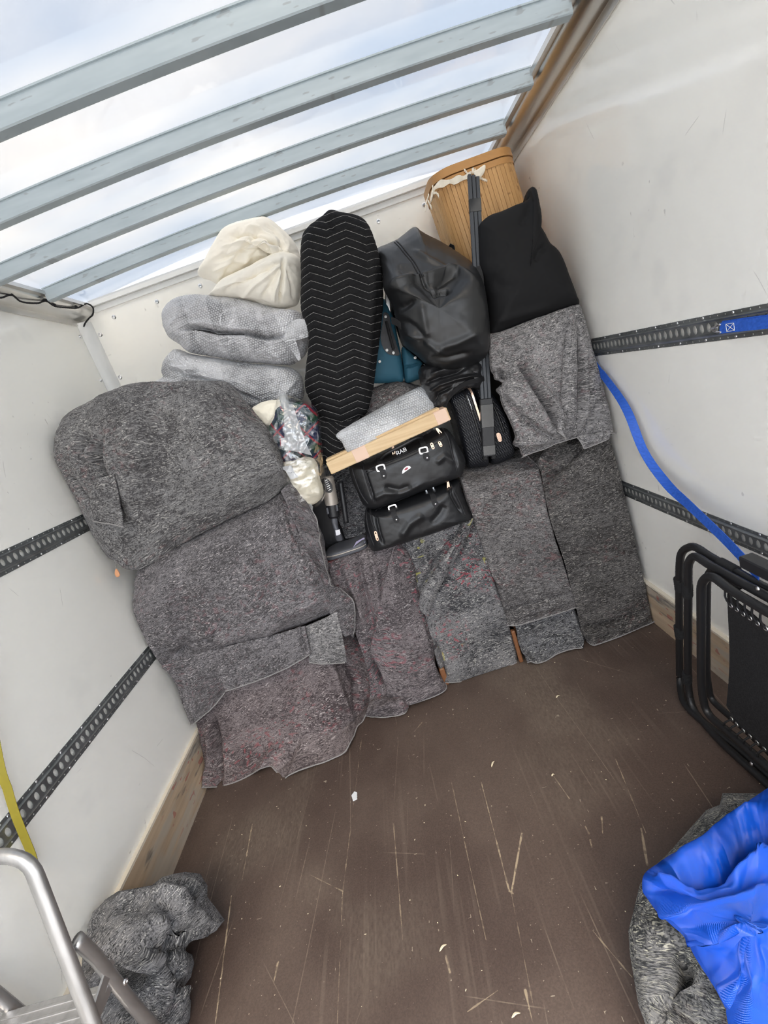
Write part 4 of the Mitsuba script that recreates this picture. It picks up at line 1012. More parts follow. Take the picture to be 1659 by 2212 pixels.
X1, X2 = 0.553, 1.075
wrap_mat('bubble_upper', (0.15, 0.15, 0.16), (0.56, 0.56, 0.58), 3.0, ((0.64, 0.73, 0.35), (0.785, 0.83, 0.30), (0.90, 0.925, 0.2), (0.97, 1.03, 0.35)))
wrap_mat('bubble_lower', (0.16, 0.16, 0.17), (0.62, 0.625, 0.64), 8.0, ((0.60, 0.68, 0.3),))
wrap_mat('bubble_board', (0.34, 0.35, 0.36), (0.70, 0.71, 0.72), 13.0)
B = thing('bubble_wrapped_bundle', 'dark bedding rolled in bubble wrap with tape bands, directly under the cream duvet', 'bubble-wrapped bundle')
part(B, 'wrap', blob([(0.65,2.16,1.967),(0.718,2.16,1.943),(0.842,2.16,1.888),(0.924,2.16,1.839),(0.982,2.16,1.803),(1.047,2.16,1.776),(1.068,2.16,1.754),(1.074,2.16,1.732),(1.083,2.16,1.706),(1.068,2.16,1.672),(1.054,2.16,1.639),(1.021,2.16,1.602),(0.987,2.16,1.587),(0.948,2.16,1.58),(0.912,2.16,1.592),(0.746,2.16,1.66),(0.657,2.16,1.708),(0.562,2.16,1.759),(0.531,2.16,1.805),(0.503,2.16,1.841),(0.497,2.16,1.869),(0.501,2.16,1.9),(0.514,2.16,1.932),(0.54,2.16,1.956),(0.585,2.16,1.972)],
     0.15, 0.12, p=2.3, n=280, rings=80, wr=0.007, wf=(12, 12, 12), seed=51, ridge=0.008, fine=0.006, grain=0.0012, folds=[([(0.589,2.05,1.832),(0.656,2.05,1.82),(0.733,2.05,1.771),(0.834,2.05,1.738),(0.912,2.05,1.693),(0.995,2.05,1.679)], 0.007, -0.040), ([(0.614,2.05,1.846),(0.685,2.05,1.827),(0.817,2.05,1.761),(0.956,2.05,1.709)], 0.010, 0.010),
     ([(1.037,2.05,1.712),(0.998,2.05,1.688),(0.985,2.05,1.617)], 0.008, 0.012), ([(0.966,2.05,1.683),(0.991,2.05,1.643),(0.993,2.05,1.595)], 0.007, 0.010), ([(0.554,2.05,1.869),(0.596,2.05,1.874),(0.644,2.05,1.913)], 0.008, 0.008)]), 'bubble_upper')
part(B, 'gap', blob([(0.639,2.028,1.816),(0.69,2.028,1.797),(0.737,2.028,1.763),(0.78,2.028,1.753),(0.833,2.028,1.736),(0.784,2.028,1.739),(0.722,2.028,1.756),(0.667,2.028,1.79)], 0.004, 0.004, n=60, rings=8), 'black_rubber', label='black fabric showing through the slit in the wrap')
FB = blob.last


def patch(parent, rows, name, matname):
    P = dense(rows, 0.006)
    q = stick(FB, P.reshape(-1, 3), 0.003)
    R, C_ = P.shape[:2]
    part(parent, name, trimesh.Trimesh(q, grid_faces(R, C_), process=False), matname, smooth=True, uv=q[:, [0, 2]])


patch(B, [[(1.001,2.03,1.71),(1.049,2.03,1.724),(1.086,2.03,1.706)],
  [(0.983,2.03,1.687),(1.039,2.03,1.687),(1.087,2.03,1.682)],
  [(0.965,2.03,1.667),(1.017,2.03,1.65),(1.068,2.03,1.648)]], 'film_flap', 'bubble_lower')
patch(B, [[(0.963,2.03,1.677),(0.988,2.03,1.659),(1.015,2.03,1.647)],
  [(0.982,2.03,1.631),(0.998,2.03,1.621),(1.014,2.03,1.612)],
  [(0.997,2.03,1.574),(1.002,2.03,1.574),(1.009,2.03,1.577)]], 'film_flap', 'bubble_lower')
B = thing('bubble_wrapped_bundle', 'lower dark roll in clear bubble wrap, between the taped bundle and the big grey blanket', 'bubble-wrapped bundle')
part(B, 'wrap', blob([(0.284,2.16,1.697),(0.36,2.16,1.696),(0.409,2.16,1.703),(0.415,2.16,1.727),(0.433,2.16,1.755),(0.451,2.16,1.77),(0.482,2.16,1.785),(0.511,2.16,1.789),(0.559,2.16,1.754),(0.656,2.16,1.704),(0.745,2.16,1.657),(0.909,2.16,1.585),(0.943,2.16,1.567),(0.959,2.16,1.548),(0.971,2.16,1.517),(0.967,2.16,1.483),(0.956,2.16,1.449),(0.94,2.16,1.43),(0.908,2.16,1.419),(0.844,2.16,1.415),(0.768,2.16,1.427),(0.661,2.16,1.463),(0.515,2.16,1.533),(0.34,2.16,1.633)],
     0.13, 0.12, p=2.3, n=280, rings=80, wr=0.007, wf=(12, 12, 12), seed=52, ridge=0.010, fine=0.007, grain=0.0012, folds=[([(0.523,2.05,1.669),(0.616,2.05,1.623),(0.672,2.05,1.587),(0.722,2.05,1.529),(0.782,2.05,1.479)], 0.007, -0.025), ([(0.486,2.05,1.724),(0.541,2.05,1.686),(0.54,2.05,1.638)], 0.008, 0.012),
     ([(0.507,2.05,1.745),(0.539,2.05,1.691),(0.595,2.05,1.669)], 0.008, 0.010), ([(0.963,2.05,1.518),(0.888,2.05,1.474),(0.858,2.05,1.434)], 0.008, 0.012), ([(0.968,2.05,1.467),(0.899,2.05,1.46),(0.841,2.05,1.47)], 0.008, 0.010)]), 'bubble_lower')
B = thing('bubble_wrapped_board', 'slim flat parcel in clear bubble wrap lying behind the long light wooden box', 'bubble-wrapped parcel')
part(B, 'wrap', blob([(1.053,1.93,1.253),(1.134,1.97,1.272),(1.23,2.01,1.288),(1.329,2.05,1.304),(1.435,2.09,1.319),(1.469,2.09,1.305),(1.491,2.08,1.286),(1.482,2.03,1.254),(1.463,1.98,1.221),(1.41,1.95,1.203),(1.297,1.93,1.197),(1.203,1.92,1.181),(1.111,1.9,1.167),(1.074,1.9,1.173),(1.064,1.91,1.219)],
     0.045, 0.04, p=4.0, n=240, rings=60, wr=0.005, wf=(14, 14, 14), seed=53, ridge=0.005, fine=0.004, grain=0.0012), 'bubble_board')

# big black storage bag
def nylon_col(p, n, uv):
    return mix((0.0075, 0.008, 0.009), (0.012, 0.0125, 0.0135), fbm(uv.x * 25, uv.y * 25, octaves=3))


mat('black_nylon', base_color=proc(nylon_col), roughness=0.40, specular=0.55, sheen=0.2)
mat('black_cotton', base_color=(0.0075, 0.0075, 0.0083), roughness=0.75, specular=0.22, sheen=0.25)
B = thing('black_storage_bag', 'big bulging black nylon bag with a zip, between the quilted pad and the taped poles', 'storage bag')
c = blob([(1.621,2.24,1.94),(1.641,2.23,1.916),(1.664,2.22,1.888),(1.701,2.21,1.851),(1.724,2.2,1.824),(1.752,2.16,1.776),(1.774,2.12,1.733),(1.78,2.06,1.689),(1.774,2,1.643),(1.771,1.97,1.595),(1.763,1.96,1.533),(1.749,1.96,1.447),(1.726,1.96,1.373),(1.697,1.97,1.344),(1.639,1.98,1.336),(1.572,1.99,1.341),(1.53,2,1.355),(1.493,2,1.39),(1.46,2,1.443),(1.422,2,1.498),(1.42,2,1.559),(1.424,2,1.641),(1.417,2,1.689),(1.411,2,1.724),(1.426,2.05,1.782),(1.43,2.12,1.842),(1.44,2.17,1.891),(1.484,2.19,1.901),(1.534,2.2,1.908),(1.566,2.22,1.921)],
         0.17, 0.10, p=3.2, n=300, rings=90, wr=0.012, wf=(6, 6, 6), seed=61, center=(1.565,1.99,1.568), ridge=0.004, folds=[
    ([(1.402,1.9,1.706),(1.475,1.9,1.699),(1.548,1.9,1.69),(1.615,1.9,1.686),(1.686,1.9,1.678),(1.73,1.9,1.62)], 0.016, 0.022), ([(1.408,1.9,1.687),(1.421,1.9,1.645),(1.44,1.9,1.617),(1.496,1.9,1.621)], 0.010, -0.014), ([(1.556,1.9,1.623),(1.587,1.9,1.623),(1.621,1.9,1.615)], 0.008, -0.018), ([(1.538,1.9,1.698),(1.548,1.9,1.654),(1.577,1.9,1.619)], 0.006, -0.007), ([(1.574,1.9,1.64),(1.634,1.9,1.659),(1.672,1.9,1.668)], 0.010, -0.008),
    ([(1.509,1.9,1.605),(1.502,1.9,1.542),(1.499,1.9,1.482)], 0.012, 0.005), ([(1.558,1.9,1.82),(1.621,1.9,1.737),(1.673,1.9,1.671)], 0.012, 0.008), ([(1.421,1.9,1.586),(1.461,1.9,1.538),(1.494,1.9,1.466)], 0.012, -0.010), ([(1.422,1.9,1.533),(1.482,1.9,1.488),(1.55,1.9,1.404)], 0.010, 0.010),
    ([(1.504,1.9,1.437),(1.595,1.9,1.433),(1.691,1.9,1.445)], 0.014, 0.008), ([(1.488,1.9,1.415),(1.546,1.9,1.391),(1.637,1.9,1.384)], 0.010, -0.010), ([(1.483,1.9,1.781),(1.502,1.9,1.726),(1.538,1.9,1.698)], 0.014, -0.006)])
part(B, 'shell', c, 'black_nylon')
FB = blob.last
part(B, 'back_panel', blob([(1.442,2.24,1.703),(1.532,2.24,1.732),(1.775,2.24,1.693),(1.856,2.24,1.588),(1.824,2.24,1.437),(1.771,2.24,1.286),(1.519,2.24,1.337),(1.458,2.24,1.442),(1.434,2.24,1.544)], 0.06, 0.08, p=4, n=120, rings=24, wr=0.006, seed=64), 'black_nylon')
zp = stick(FB, linear([(1.518,2.1,1.883),(1.527,2.05,1.827),(1.542,2,1.766),(1.548,1.9,1.692)], 24), 0.001)
part(B, 'zip', cat_([tube(zp + A(dx, 0, 0), 0.0022, 6) for dx in (-0.005, 0.005)]), 'black_rubber', smooth=True)
part(B, 'loop', ribbon([(1.731,2.18,1.81),(1.738,2.17,1.821),(1.749,2.16,1.808),(1.747,2.16,1.786)], (0.3, -0.9, 0.2), 0.018, 0.002), 'black_rubber')
part(B, 'strap', ribbon(curve([(1.402,1.97,1.597),(1.416,1.95,1.583),(1.429,1.93,1.559),(1.433,1.95,1.544)], 12), (0.2, -0.3, 0.9), 0.026, 0.003), 'black_rubber')

# crumpled black leather bag under it
mat('black_leather', base_color=(0.0115, 0.0115, 0.0125), roughness=0.36, specular=0.5)
B = thing('black_leather_bag', 'slumped black leather bag with strap buckles, squeezed under the big black storage bag', 'leather bag')
c = blob([(1.454,2.02,1.385),(1.497,2.02,1.394),(1.562,2.02,1.378),(1.637,2.02,1.363),(1.712,2.02,1.348),(1.722,2.02,1.296),(1.704,2.02,1.244),(1.67,2.02,1.231),(1.626,2.02,1.254),(1.574,2.02,1.247),(1.531,2.02,1.238),(1.491,2.02,1.205),(1.464,2.02,1.184),(1.462,2.02,1.245),(1.455,2.02,1.303),(1.446,2.02,1.339)], 0.09, 0.10, p=2.6, n=200, rings=60, wr=0.010, wf=(16, 16, 16), seed=62, ridge=0.012, folds=[
    ([(1.448,1.95,1.328),(1.518,1.95,1.334),(1.613,1.95,1.33)], 0.007, -0.014), ([(1.456,1.95,1.288),(1.51,1.95,1.308),(1.587,1.95,1.305),(1.662,1.95,1.295)], 0.007, 0.012), ([(1.485,1.95,1.354),(1.562,1.95,1.351),(1.636,1.95,1.341)], 0.007, 0.010), ([(1.458,1.95,1.23),(1.491,1.95,1.276),(1.552,1.95,1.285)], 0.006, -0.012)])
part(B, 'shell', c, 'black_leather')
FB = blob.last
for q in ([(1.647,1.95,1.312),(1.663,1.95,1.306)], [(1.644,1.95,1.288),(1.661,1.95,1.285)]):
    part(B, 'buckle_bar', tube(linear(stick(FB, q, 0.004), 4), 0.0016, 6), 'chrome', smooth=True)
part(B, 'strap', ribbon(stick(FB, curve([(1.491,1.95,1.209),(1.545,1.95,1.259),(1.609,1.95,1.279),(1.685,1.95,1.273)], 20), 0.004), (0, -0.4, 1), 0.020, 0.003), 'black_leather')

# black cushion in the right corner
B = thing('black_cushion', 'large black cushion with one pointed corner, on the light grey blanket at the right wall', 'cushion')
c = blob([(2.032,1.98,1.873),(2.042,1.98,1.862),(2.041,1.98,1.826),(2.038,1.98,1.778),(2.026,1.98,1.748),(2.038,1.98,1.708),(2.049,1.98,1.671),(2.067,1.98,1.646),(2.08,1.98,1.621),(2.091,1.98,1.579),(2.097,1.98,1.539),(2.105,1.98,1.493),(2.111,1.98,1.449),(2.112,1.98,1.421),(2.056,1.98,1.421),(2.003,1.98,1.421),(1.889,1.98,1.42),(1.817,1.98,1.418),(1.752,1.98,1.419),(1.766,1.98,1.483),(1.777,1.98,1.547),(1.778,1.98,1.585),(1.78,1.98,1.621),(1.777,1.98,1.651),(1.786,1.98,1.703),(1.809,1.98,1.793),(1.822,1.98,1.815),(1.86,1.98,1.83),(1.907,1.98,1.83),(1.96,1.98,1.834),(2.002,1.98,1.836),(2.015,1.98,1.851),(2.02,1.98,1.866)],
         0.11, 0.09, p=2.6, n=280, rings=80, wr=0.007, wf=(6, 6, 6), seed=63, center=(1.931,1.98,1.605), folds=[([(1.791,1.9,1.682),(1.834,1.9,1.676),(1.884,1.9,1.7)], 0.018, -0.004), ([(1.999,1.9,1.827),(1.974,1.9,1.781),(1.931,1.9,1.748)], 0.014, -0.007),
    ([(1.763,1.9,1.609),(1.8,1.9,1.614),(1.845,1.9,1.648)], 0.014, 0.004), ([(2.014,1.9,1.658),(1.976,1.9,1.646),(1.951,1.9,1.614)], 0.012, -0.008), ([(1.792,1.9,1.616),(1.817,1.9,1.575),(1.881,1.9,1.546)], 0.020, -0.004), ([(1.75,1.9,1.461),(1.86,1.9,1.46),(2.002,1.9,1.448)], 0.015, 0.006)])
part(B, 'cover', c, 'black_cotton')
part(B, 'corner_tip', blob([(2.026,1.965,1.869),(2.036,1.965,1.86),(2.035,1.965,1.822),(2.032,1.965,1.796),(2.016,1.965,1.82),(2.004,1.965,1.837),(2.014,1.965,1.861)], 0.020, 0.012, n=60, rings=16, wr=0.001), 'black_cotton')

# ------------------------------------------------------------------ luggage, boxes and tools in the load
# bamboo hamper
def bamboo_col(p, n, uv):
    s = dr.floor((p.x + p.y) * 70)
    g = fbm(p.x * 260 + s, p.z * 5 + p.y * 40, octaves=3)
    t = cell_rand(s, 3)
    c = mix((0.42, 0.225, 0.085), (0.60, 0.36, 0.155), 0.55 * g + 0.45 * t)
    node = smoothstep(0.012, 0.002, dr.abs(noise(s * 3.1, p.z * 3.3) - 0.5)) * smoothstep(0.4, 0.6, cell_rand(s, dr.floor(p.z * 4)))
    return mix(c, (0.27, 0.13, 0.045), node * 0.8)


mat('bamboo', base_color=proc(bamboo_col), roughness=0.45, specular=0.35)
mat('bamboo_rim', base_color=(0.45, 0.235, 0.085), roughness=0.4, specular=0.4)
mat('liner_cotton', base_color=(0.80, 0.75, 0.64), roughness=0.9, specular=0.15)
H = thing('laundry_hamper', 'tall bamboo slat laundry hamper with lid and cream liner in the back right corner', 'hamper')
HX0, HX1, HY0, HY1, HZ0, HZ1 = 1.742, 2.085, 2.16, 2.46, 1.45, 2.055


def hamper_path(n, inset=0.0, r=0.085):
    pts = []
    for cx, cy, a0 in ((HX0 + r, HY0 + r, math.pi), (HX1 - r, HY0 + r, 1.5 * math.pi), (HX1 - r, HY1 - r, 0), (HX0 + r, HY1 - r, 0.5 * math.pi)):
        for t in np.linspace(0, math.pi / 2, 8):
            pts.append((cx + (r - inset) * math.cos(a0 + t), cy + (r - inset) * math.sin(a0 + t), 0))
    p = np.array(pts)
    p = np.vstack([p, p[:1]])
    return linear(p, n + 1)


LEAN = A(-0.045, -0.02, 1.0)       # it leans a little to the left towards the top


def up(p, z):
    return p + LEAN * ((z - HZ1) * -0.0) + A(0, 0, z) + A(0.0, 0, 0) + A(0.075, 0.0, 0) * (HZ1 - z)


ring = hamper_path(66)
inner = hamper_path(66, 0.006)
P = np.array([[up(q, z) for q in inner] for z in (HZ0, HZ1)])
part(H, 'body', trimesh.Trimesh(P.reshape(-1, 3), grid_faces(2, 67), process=False), mat('hamper_inside', base_color=(0.20, 0.105, 0.045), roughness=0.8), smooth=True)
nslat = 66
for i in range(nslat):
    a, b = ring[i], ring[i + 1]
    g = 0.035 * (b - a)
    d = unit(b - a)
    out = A(d[1], -d[0], 0) * (0.0012 + 0.0004 * math.sin(i * 2.7))
    ctr = A((HX0 + HX1) / 2, (HY0 + HY1) / 2, 0)
    vs = []
    for z in (HZ0, HZ1 - 0.003):
        for q in (a + g, b - g):
            vs += [up(q + out, z), up(q + out - A(d[1], -d[0], 0) * 0.006, z)]
    part(H, 'slat', trimesh.convex.convex_hull(np.array(vs)), 'bamboo', smooth=False)
for z0, z1, o_ in ((HZ1 - 0.022, HZ1, 0.004), (HZ1 + 0.004, HZ1 + 0.034, 0.007)):
    lidp = hamper_path(64, -o_)
    q = [up(p_, z) for z in (z0, z1) for p_ in lidp]
    part(H, 'lid' if z1 > HZ1 else 'rim', trimesh.convex.convex_hull(np.array(q)) if z1 > HZ1 else trimesh.Trimesh(np.array(q), grid_faces(2, 65), process=False), 'bamboo_rim', smooth=40)
# cream liner hanging out below the rim, with ties
LY = 2.150
for w, pts in ((0.026, [(1.715,2.19,2.007),(1.736,2.17,2.035),(1.76,2.155,2.039),(1.804,2.15,2.033),(1.852,2.15,2.031),(1.886,2.15,2.03)]), (0.020, [(1.894,2.15,2.045),(1.907,2.15,2.034),(1.918,2.15,2.02)]),
               (0.008, [(1.865,2.15,2.057),(1.872,2.15,2.042),(1.886,2.15,2.029)]), (0.008, [(1.916,2.15,2.011),(1.928,2.148,2),(1.94,2.146,1.99)]),
               (0.010, [(1.731,2.16,2.043),(1.72,2.15,2.016),(1.706,2.15,1.996)]), (0.008, [(1.705,2.15,2.017),(1.687,2.15,1.992),(1.674,2.15,1.967)]), (0.008, [(1.696,2.15,1.996),(1.7,2.15,1.977),(1.701,2.15,1.967)]), (0.008, [(1.726,2.15,2.016),(1.737,2.148,2.01),(1.74,2.146,1.996)])):
    q = curve(pts, 30)
    part(H, 'liner', ribbon(q + A(0, 1, 0) * (0.004 * np.sin(np.arange(30) * 1.1))[:, None], A(0.25, -0.25, 1), w * (0.8 + 0.25 * np.sin(np.arange(30) * 0.7)), 0.003), 'liner_cotton', smooth=40)
q = blob([(1.895,2.145,2.036),(1.915,2.145,2.04),(1.936,2.145,2.046),(1.947,2.145,2.044),(1.942,2.145,2.028),(1.929,2.145,2.015),(1.914,2.145,2.008),(1.904,2.145,2.013)], 0.008, 0.004, n=60, rings=14, wr=0.003, wf=(40, 40, 40), seed=5)
part(H, 'liner', q, 'liner_cotton')

# taped poles
mat('pole_grey', base_color=(0.045, 0.050, 0.058), roughness=0.45, specular=0.5)
mat('clear_tape', base_color=(0.026, 0.027, 0.029), roughness=0.10, specular=0.8)
K = thing('taped_poles', 'three dark grey poles taped together, standing upright in front of the bamboo hamper', 'pole bundle')
top, bot = A(*(1.843,1.985,1.978)), A(*(1.623,1.945,0.966))
ax = unit(bot - top)
sx = unit(np.cross(ax, (0, 1, 0)))
sx = sx if sx[0] > 0 else -sx
for i, (dx, dz) in enumerate(((-0.0145, 0.004), (0.0, 0.0), (0.0145, -0.006))):
    a, b = top + sx * dx - ax * dz, bot + sx * dx
    part(K, 'pole', obox((a + b) / 2, sx, np.cross(ax, sx), ax, (0.0066, 0.008, np.linalg.norm(b - a) / 2), 0.0018), 'pole_grey')
L = np.linalg.norm(bot - top)
part(K, 'tape', obox(top + ax * 0.100, sx, np.cross(ax, sx), ax, (0.0228, 0.0092, 0.024), 0.003), 'clear_tape')
part(K, 'sleeve', obox(bot - ax * 0.117, sx, np.cross(ax, sx), ax, (0.0262, 0.012, 0.118), 0.003), 'black_plastic')
part(K, 'tape', obox(bot - ax * 0.165, sx, np.cross(ax, sx), ax, (0.0275, 0.0132, 0.048), 0.003), 'clear_tape')
part(K, 'tape', obox(bot - ax * 0.025, sx, np.cross(ax, sx), ax, (0.0275, 0.0132, 0.022), 0.003), 'clear_tape')
for dx in (-0.017, 0.018):
    part(K, 'foot', obox(bot + sx * dx + ax * 0.006, sx, np.cross(ax, sx), ax, (0.009, 0.013, 0.008), 0.003), 'black_rubber')
part(K, 'strap', ribbon(curve([(1.771,1.95,1.675),(1.77,1.94,1.632),(1.755,1.93,1.567),(1.752,1.94,1.483)], 16), (1, -0.2, 0.1), 0.016, 0.003), 'black_rubber')

# teal suitcase
mat('teal_fabric', base_color=(0.022, 0.090, 0.135), roughness=0.65, specular=0.3, sheen=0.3)
S = thing('teal_suitcase', 'teal suitcase with black corner guards and white rivets, right of the quilted pad', 'suitcase')
part(S, 'body', blob([(1.332,2.16,1.706),(1.362,2.16,1.734),(1.421,2.16,1.696),(1.427,2.16,1.617),(1.42,2.16,1.531),(1.409,2.16,1.444),(1.39,2.16,1.364),(1.347,2.16,1.37),(1.249,2.16,1.402),(1.227,2.16,1.463),(1.281,2.16,1.606)], 0.05, 0.12, p=6, n=160, rings=40, wr=0.002, seed=71), 'teal_fabric')
F_ = blob.last
part(S, 'pocket', blob([(1.425,2.16,1.495),(1.446,2.16,1.481),(1.474,2.16,1.435),(1.492,2.16,1.409),(1.479,2.16,1.38),(1.472,2.16,1.352),(1.443,2.16,1.347),(1.414,2.16,1.346),(1.398,2.16,1.357),(1.405,2.16,1.405)], 0.055, 0.10, p=5, n=120, rings=30, wr=0.002, seed=72, folds=[([(1.401,2.1,1.418),(1.44,2.1,1.411),(1.486,2.1,1.412)], 0.005, -0.008)]), 'teal_fabric')
F2 = blob.last
g = part(S, 'corner_guard', plate(stick(F_, outline_c([(1.392,2.11,1.649),(1.41,2.11,1.635),(1.406,2.11,1.599),(1.405,2.11,1.551),(1.405,2.11,1.506),(1.404,2.11,1.471),(1.382,2.11,1.475),(1.358,2.11,1.49),(1.346,2.11,1.518),(1.348,2.11,1.56),(1.373,2.11,1.61)], 60), 0.003), 0.004), 'black_plastic')
part(g, 'handle', tube(linear(stick(F_, [(1.39,2.1,1.614),(1.387,2.1,1.562),(1.385,2.1,1.498)], 0.012), 12), 0.0075, 8, flat=0.6), 'black_rubber', smooth=True)
part(S, 'corner_guard', plate(stick(F2, outline_c([(1.478,2.1,1.399),(1.494,2.1,1.398),(1.495,2.1,1.374),(1.472,2.1,1.349),(1.467,2.1,1.371)], 30), 0.003), 0.004), 'black_plastic')
mat('rivet_white', base_color=(0.78, 0.78, 0.76), roughness=0.35, specular=0.5)
for F3, qs in ((F_, [(1.394,2.1,1.632),(1.358,2.1,1.505),(1.381,2.1,1.486),(1.314,2.1,1.471)]), (F2, [(1.463,2.1,1.438),(1.493,2.1,1.396),(1.477,2.1,1.371)])):
    for q in stick(F3, qs, 0.007):
        part(S, 'rivet', rivet_mesh(q, (0, -1, 0), 0.0062, 0.003, False), 'rivet_white', smooth=True)
part(S, 'trolley_bar', obox((1.422,2.13,1.682), (0.28, 0, 1), (0, 1, 0), (1, 0, -0.28), (0.05, 0.006, 0.011), 0.004), 'aluminium')

# snake-skin textured suitcase
def scale_bump(p, n, uv):
    a, b = (uv.x * 0.85 + uv.y * 0.5) / 0.0088, (uv.x * 0.85 - uv.y * 0.5) / 0.0072
    return dr.sqrt(dr.abs(dr.sin(a * math.pi) * dr.sin(b * math.pi)))


scene['snake_skin'] = {'type': 'twosided', 'bsdf': {'type': 'bumpmap', 'scale': 0.0025, 'texture': proc(scale_bump, eps=6e-4), 'bsdf': {
    'type': 'principled', 'base_color': {'type': 'rgb', 'value': [0.0125, 0.0135, 0.017]}, 'roughness': 0.30, 'specular': 0.6}}}
S = thing('black_snakeskin_suitcase', 'black suitcase with a snakeskin relief and rose gold trim, behind the taped poles', 'suitcase')
part(S, 'shell', blob([(1.536,2.03,1.244),(1.56,2.03,1.262),(1.61,2.03,1.259),(1.642,2.03,1.26),(1.646,2.03,1.184),(1.645,2.03,1.092),(1.636,2.03,0.98),(1.622,2.03,0.914),(1.577,2.03,0.919),(1.543,2.03,0.926),(1.532,2.03,0.96),(1.537,2.03,1.076),(1.538,2.03,1.179)], 0.07, 0.22, p=6, n=180, rings=50, wr=0.002, seed=73), 'snake_skin')
F_ = blob.last
part(S, 'front_panel', blob([(1.65,2.05,1.258),(1.693,2.05,1.251),(1.73,2.05,1.175),(1.748,2.05,1.108),(1.754,2.05,1.044),(1.75,2.05,0.961),(1.748,2.05,0.923),(1.718,2.05,0.905),(1.643,2.05,0.91),(1.649,2.05,0.995),(1.652,2.05,1.099)], 0.07, 0.20, p=6, n=160, rings=40, wr=0.002, seed=74), 'snake_skin')
F2 = blob.last
part(S, 'trim', ribbon(stick(F_, linear([(1.621,1.97,1.267),(1.626,1.97,1.241),(1.627,1.97,1.196),(1.629,1.97,1.152),(1.632,1.97,1.098)], 20), 0.004) + A(0, -0.004, 0), (1, -0.15, 0.3), 0.0085, 0.003), 'rose_gold')
part(S, 'zip', tube(stick(F_, linear([(1.602,1.97,1.255),(1.606,1.97,1.219),(1.609,1.97,1.167)], 16), 0.003), 0.0014, 6), 'chrome', smooth=True)
part(S, 'piping', tube(stick(F_, linear([(1.598,1.97,1.26),(1.604,1.97,1.2),(1.61,1.97,1.119),(1.611,1.97,1.018)], 20), 0.0), 0.005, 8), 'black_leather', smooth=True)
part(S, 'piping', tube(stick(F2, linear([(1.696,1.97,1.189),(1.71,1.97,1.105),(1.716,1.97,1.034)], 16), 0.0), 0.005, 8), 'black_leather', smooth=True)
q = stick(F2, [(1.682,1.98,1.04),(1.697,1.98,1.037),(1.697,1.98,1.006),(1.683,1.98,1.007)], 0.004)
part(S, 'tag', plate(outline_c(q, 24), 0.004), 'rose_gold')

# long light wooden box and its tape
def pine_col(p, n, uv):
    g = fbm(p.x * 6 + 40 * fbm(p.x * 2, p.z * 12, octaves=2) * 0.1, p.z * 110 + p.y * 60, octaves=4)
    return mix((0.56, 0.385, 0.205), (0.70, 0.53, 0.32), g)


mat('pine', base_color=proc(pine_col), roughness=0.5, specular=0.35)
mat('parcel_tape', base_color=(0.66, 0.46, 0.34), roughness=0.2, specular=0.6)
K = thing('long_wooden_box', 'long slim light wooden box with clear tape, lying on the upper black travel bag', 'wooden box')
a, b, c_, d_ = [A(*q) for q in [(0.979,1.86,1.169),(1.498,1.86,1.217),(1.502,1.86,1.175),(0.989,1.86,1.11)]]
ex = unit((b - a) + (c_ - d_))
ez = unit(np.cross(ex, (0, 1, 0)))
ez = ez if ez[2] > 0 else -ez
hw, hh = (np.linalg.norm(b - a) + np.linalg.norm(c_ - d_)) / 4, np.dot((a + b - c_ - d_) / 2, ez) / 2
ctr = (a + b + c_ + d_) / 4
part(K, 'body', obox(ctr + A(0, 0.045, 0), ex, (0, 1, 0), ez, (hw, 0.045, hh), 0.0025), 'pine')
part(K, 'lid_board', obox(ctr + A(0, 0.060, 0) + ez * (hh + 0.004) - ex * 0.012, ex, (0, 1, 0), ez, (hw - 0.012, 0.028, 0.0045), 0.001), 'pine')
for t, w in ((-0.46, 0.030), (0.885, 0.026)):
    part(K, 'tape', obox(ctr + A(0, 0.045, 0) + ex * hw * t, ex, (0, 1, 0), ez, (w, 0.0459, hh + 0.0009), 0.002), 'parcel_tape')

# two black travel bags
def leather_bump(p, n, uv):
    return noise(uv.x * 420, uv.y * 420) * 0.6 + noise(uv.x * 900, uv.y * 900) * 0.4


scene['bag_leather'] = {'type': 'twosided', 'bsdf': {'type': 'bumpmap', 'scale': 0.0004, 'texture': proc(leather_bump, eps=5e-4), 'bsdf': {
    'type': 'principled', 'base_color': {'type': 'rgb', 'value': [0.0115, 0.0120, 0.0135]}, 'roughness': 0.36, 'specular': 0.5}}}
mat('bag_webbing', base_color=(0.021, 0.021, 0.023), roughness=0.65, specular=0.3)


def strap_on(F, parent, pts, width, buckle, tip):
    p = stick(F, curve(pts, 24), 0.0035)
    d = unit(p[-1] - p[0])
    w = A(d[2], 0, -d[0])
    s = part(parent, 'strap', ribbon(p, w, width, 0.003), 'bag_webbing')
    part(s, 'tip', plate(ring_pts(stick(F, [tip], 0.003)[0], width * 0.52, width * 0.62, 16), 0.003), 'bag_webbing')
    part(s, 'stud', rivet_mesh(stick(F, [tip], 0.0065)[0], (0, -1, 0), 0.0042, 0.0022, False), 'chrome', smooth=True)
    c = stick(F, [buckle], 0.006)[0]
    ang = math.atan2(d[2], d[0]) + math.pi / 2
    part(s, 'buckle', plate(ring_pts(c, width * 0.86, width * 0.66, 16, ang, 4), 0.004, [ring_pts(c, width * 0.60, width * 0.40, 16, ang, 4)]), 'chrome')


def pull(F, parent, pts, sc=1.0):
    p = stick(F, pts, 0.006)
    c, d = p.mean(0), unit(p[1] - p[0])
    ang = math.atan2(d[2], d[0])
    l = np.linalg.norm(p[1] - p[0]) / 2
    h = [ring_pts(c + d * l * k, l * 0.18, 0.0028 * sc, 8, ang) for k in (-0.55, 0.05, 0.6)]
    part(parent, 'zip_pull', plate(ring_pts(c, l, 0.0062 * sc, 20, ang, 3), 0.003, h[:1] + h[2:]), 'rose_gold')


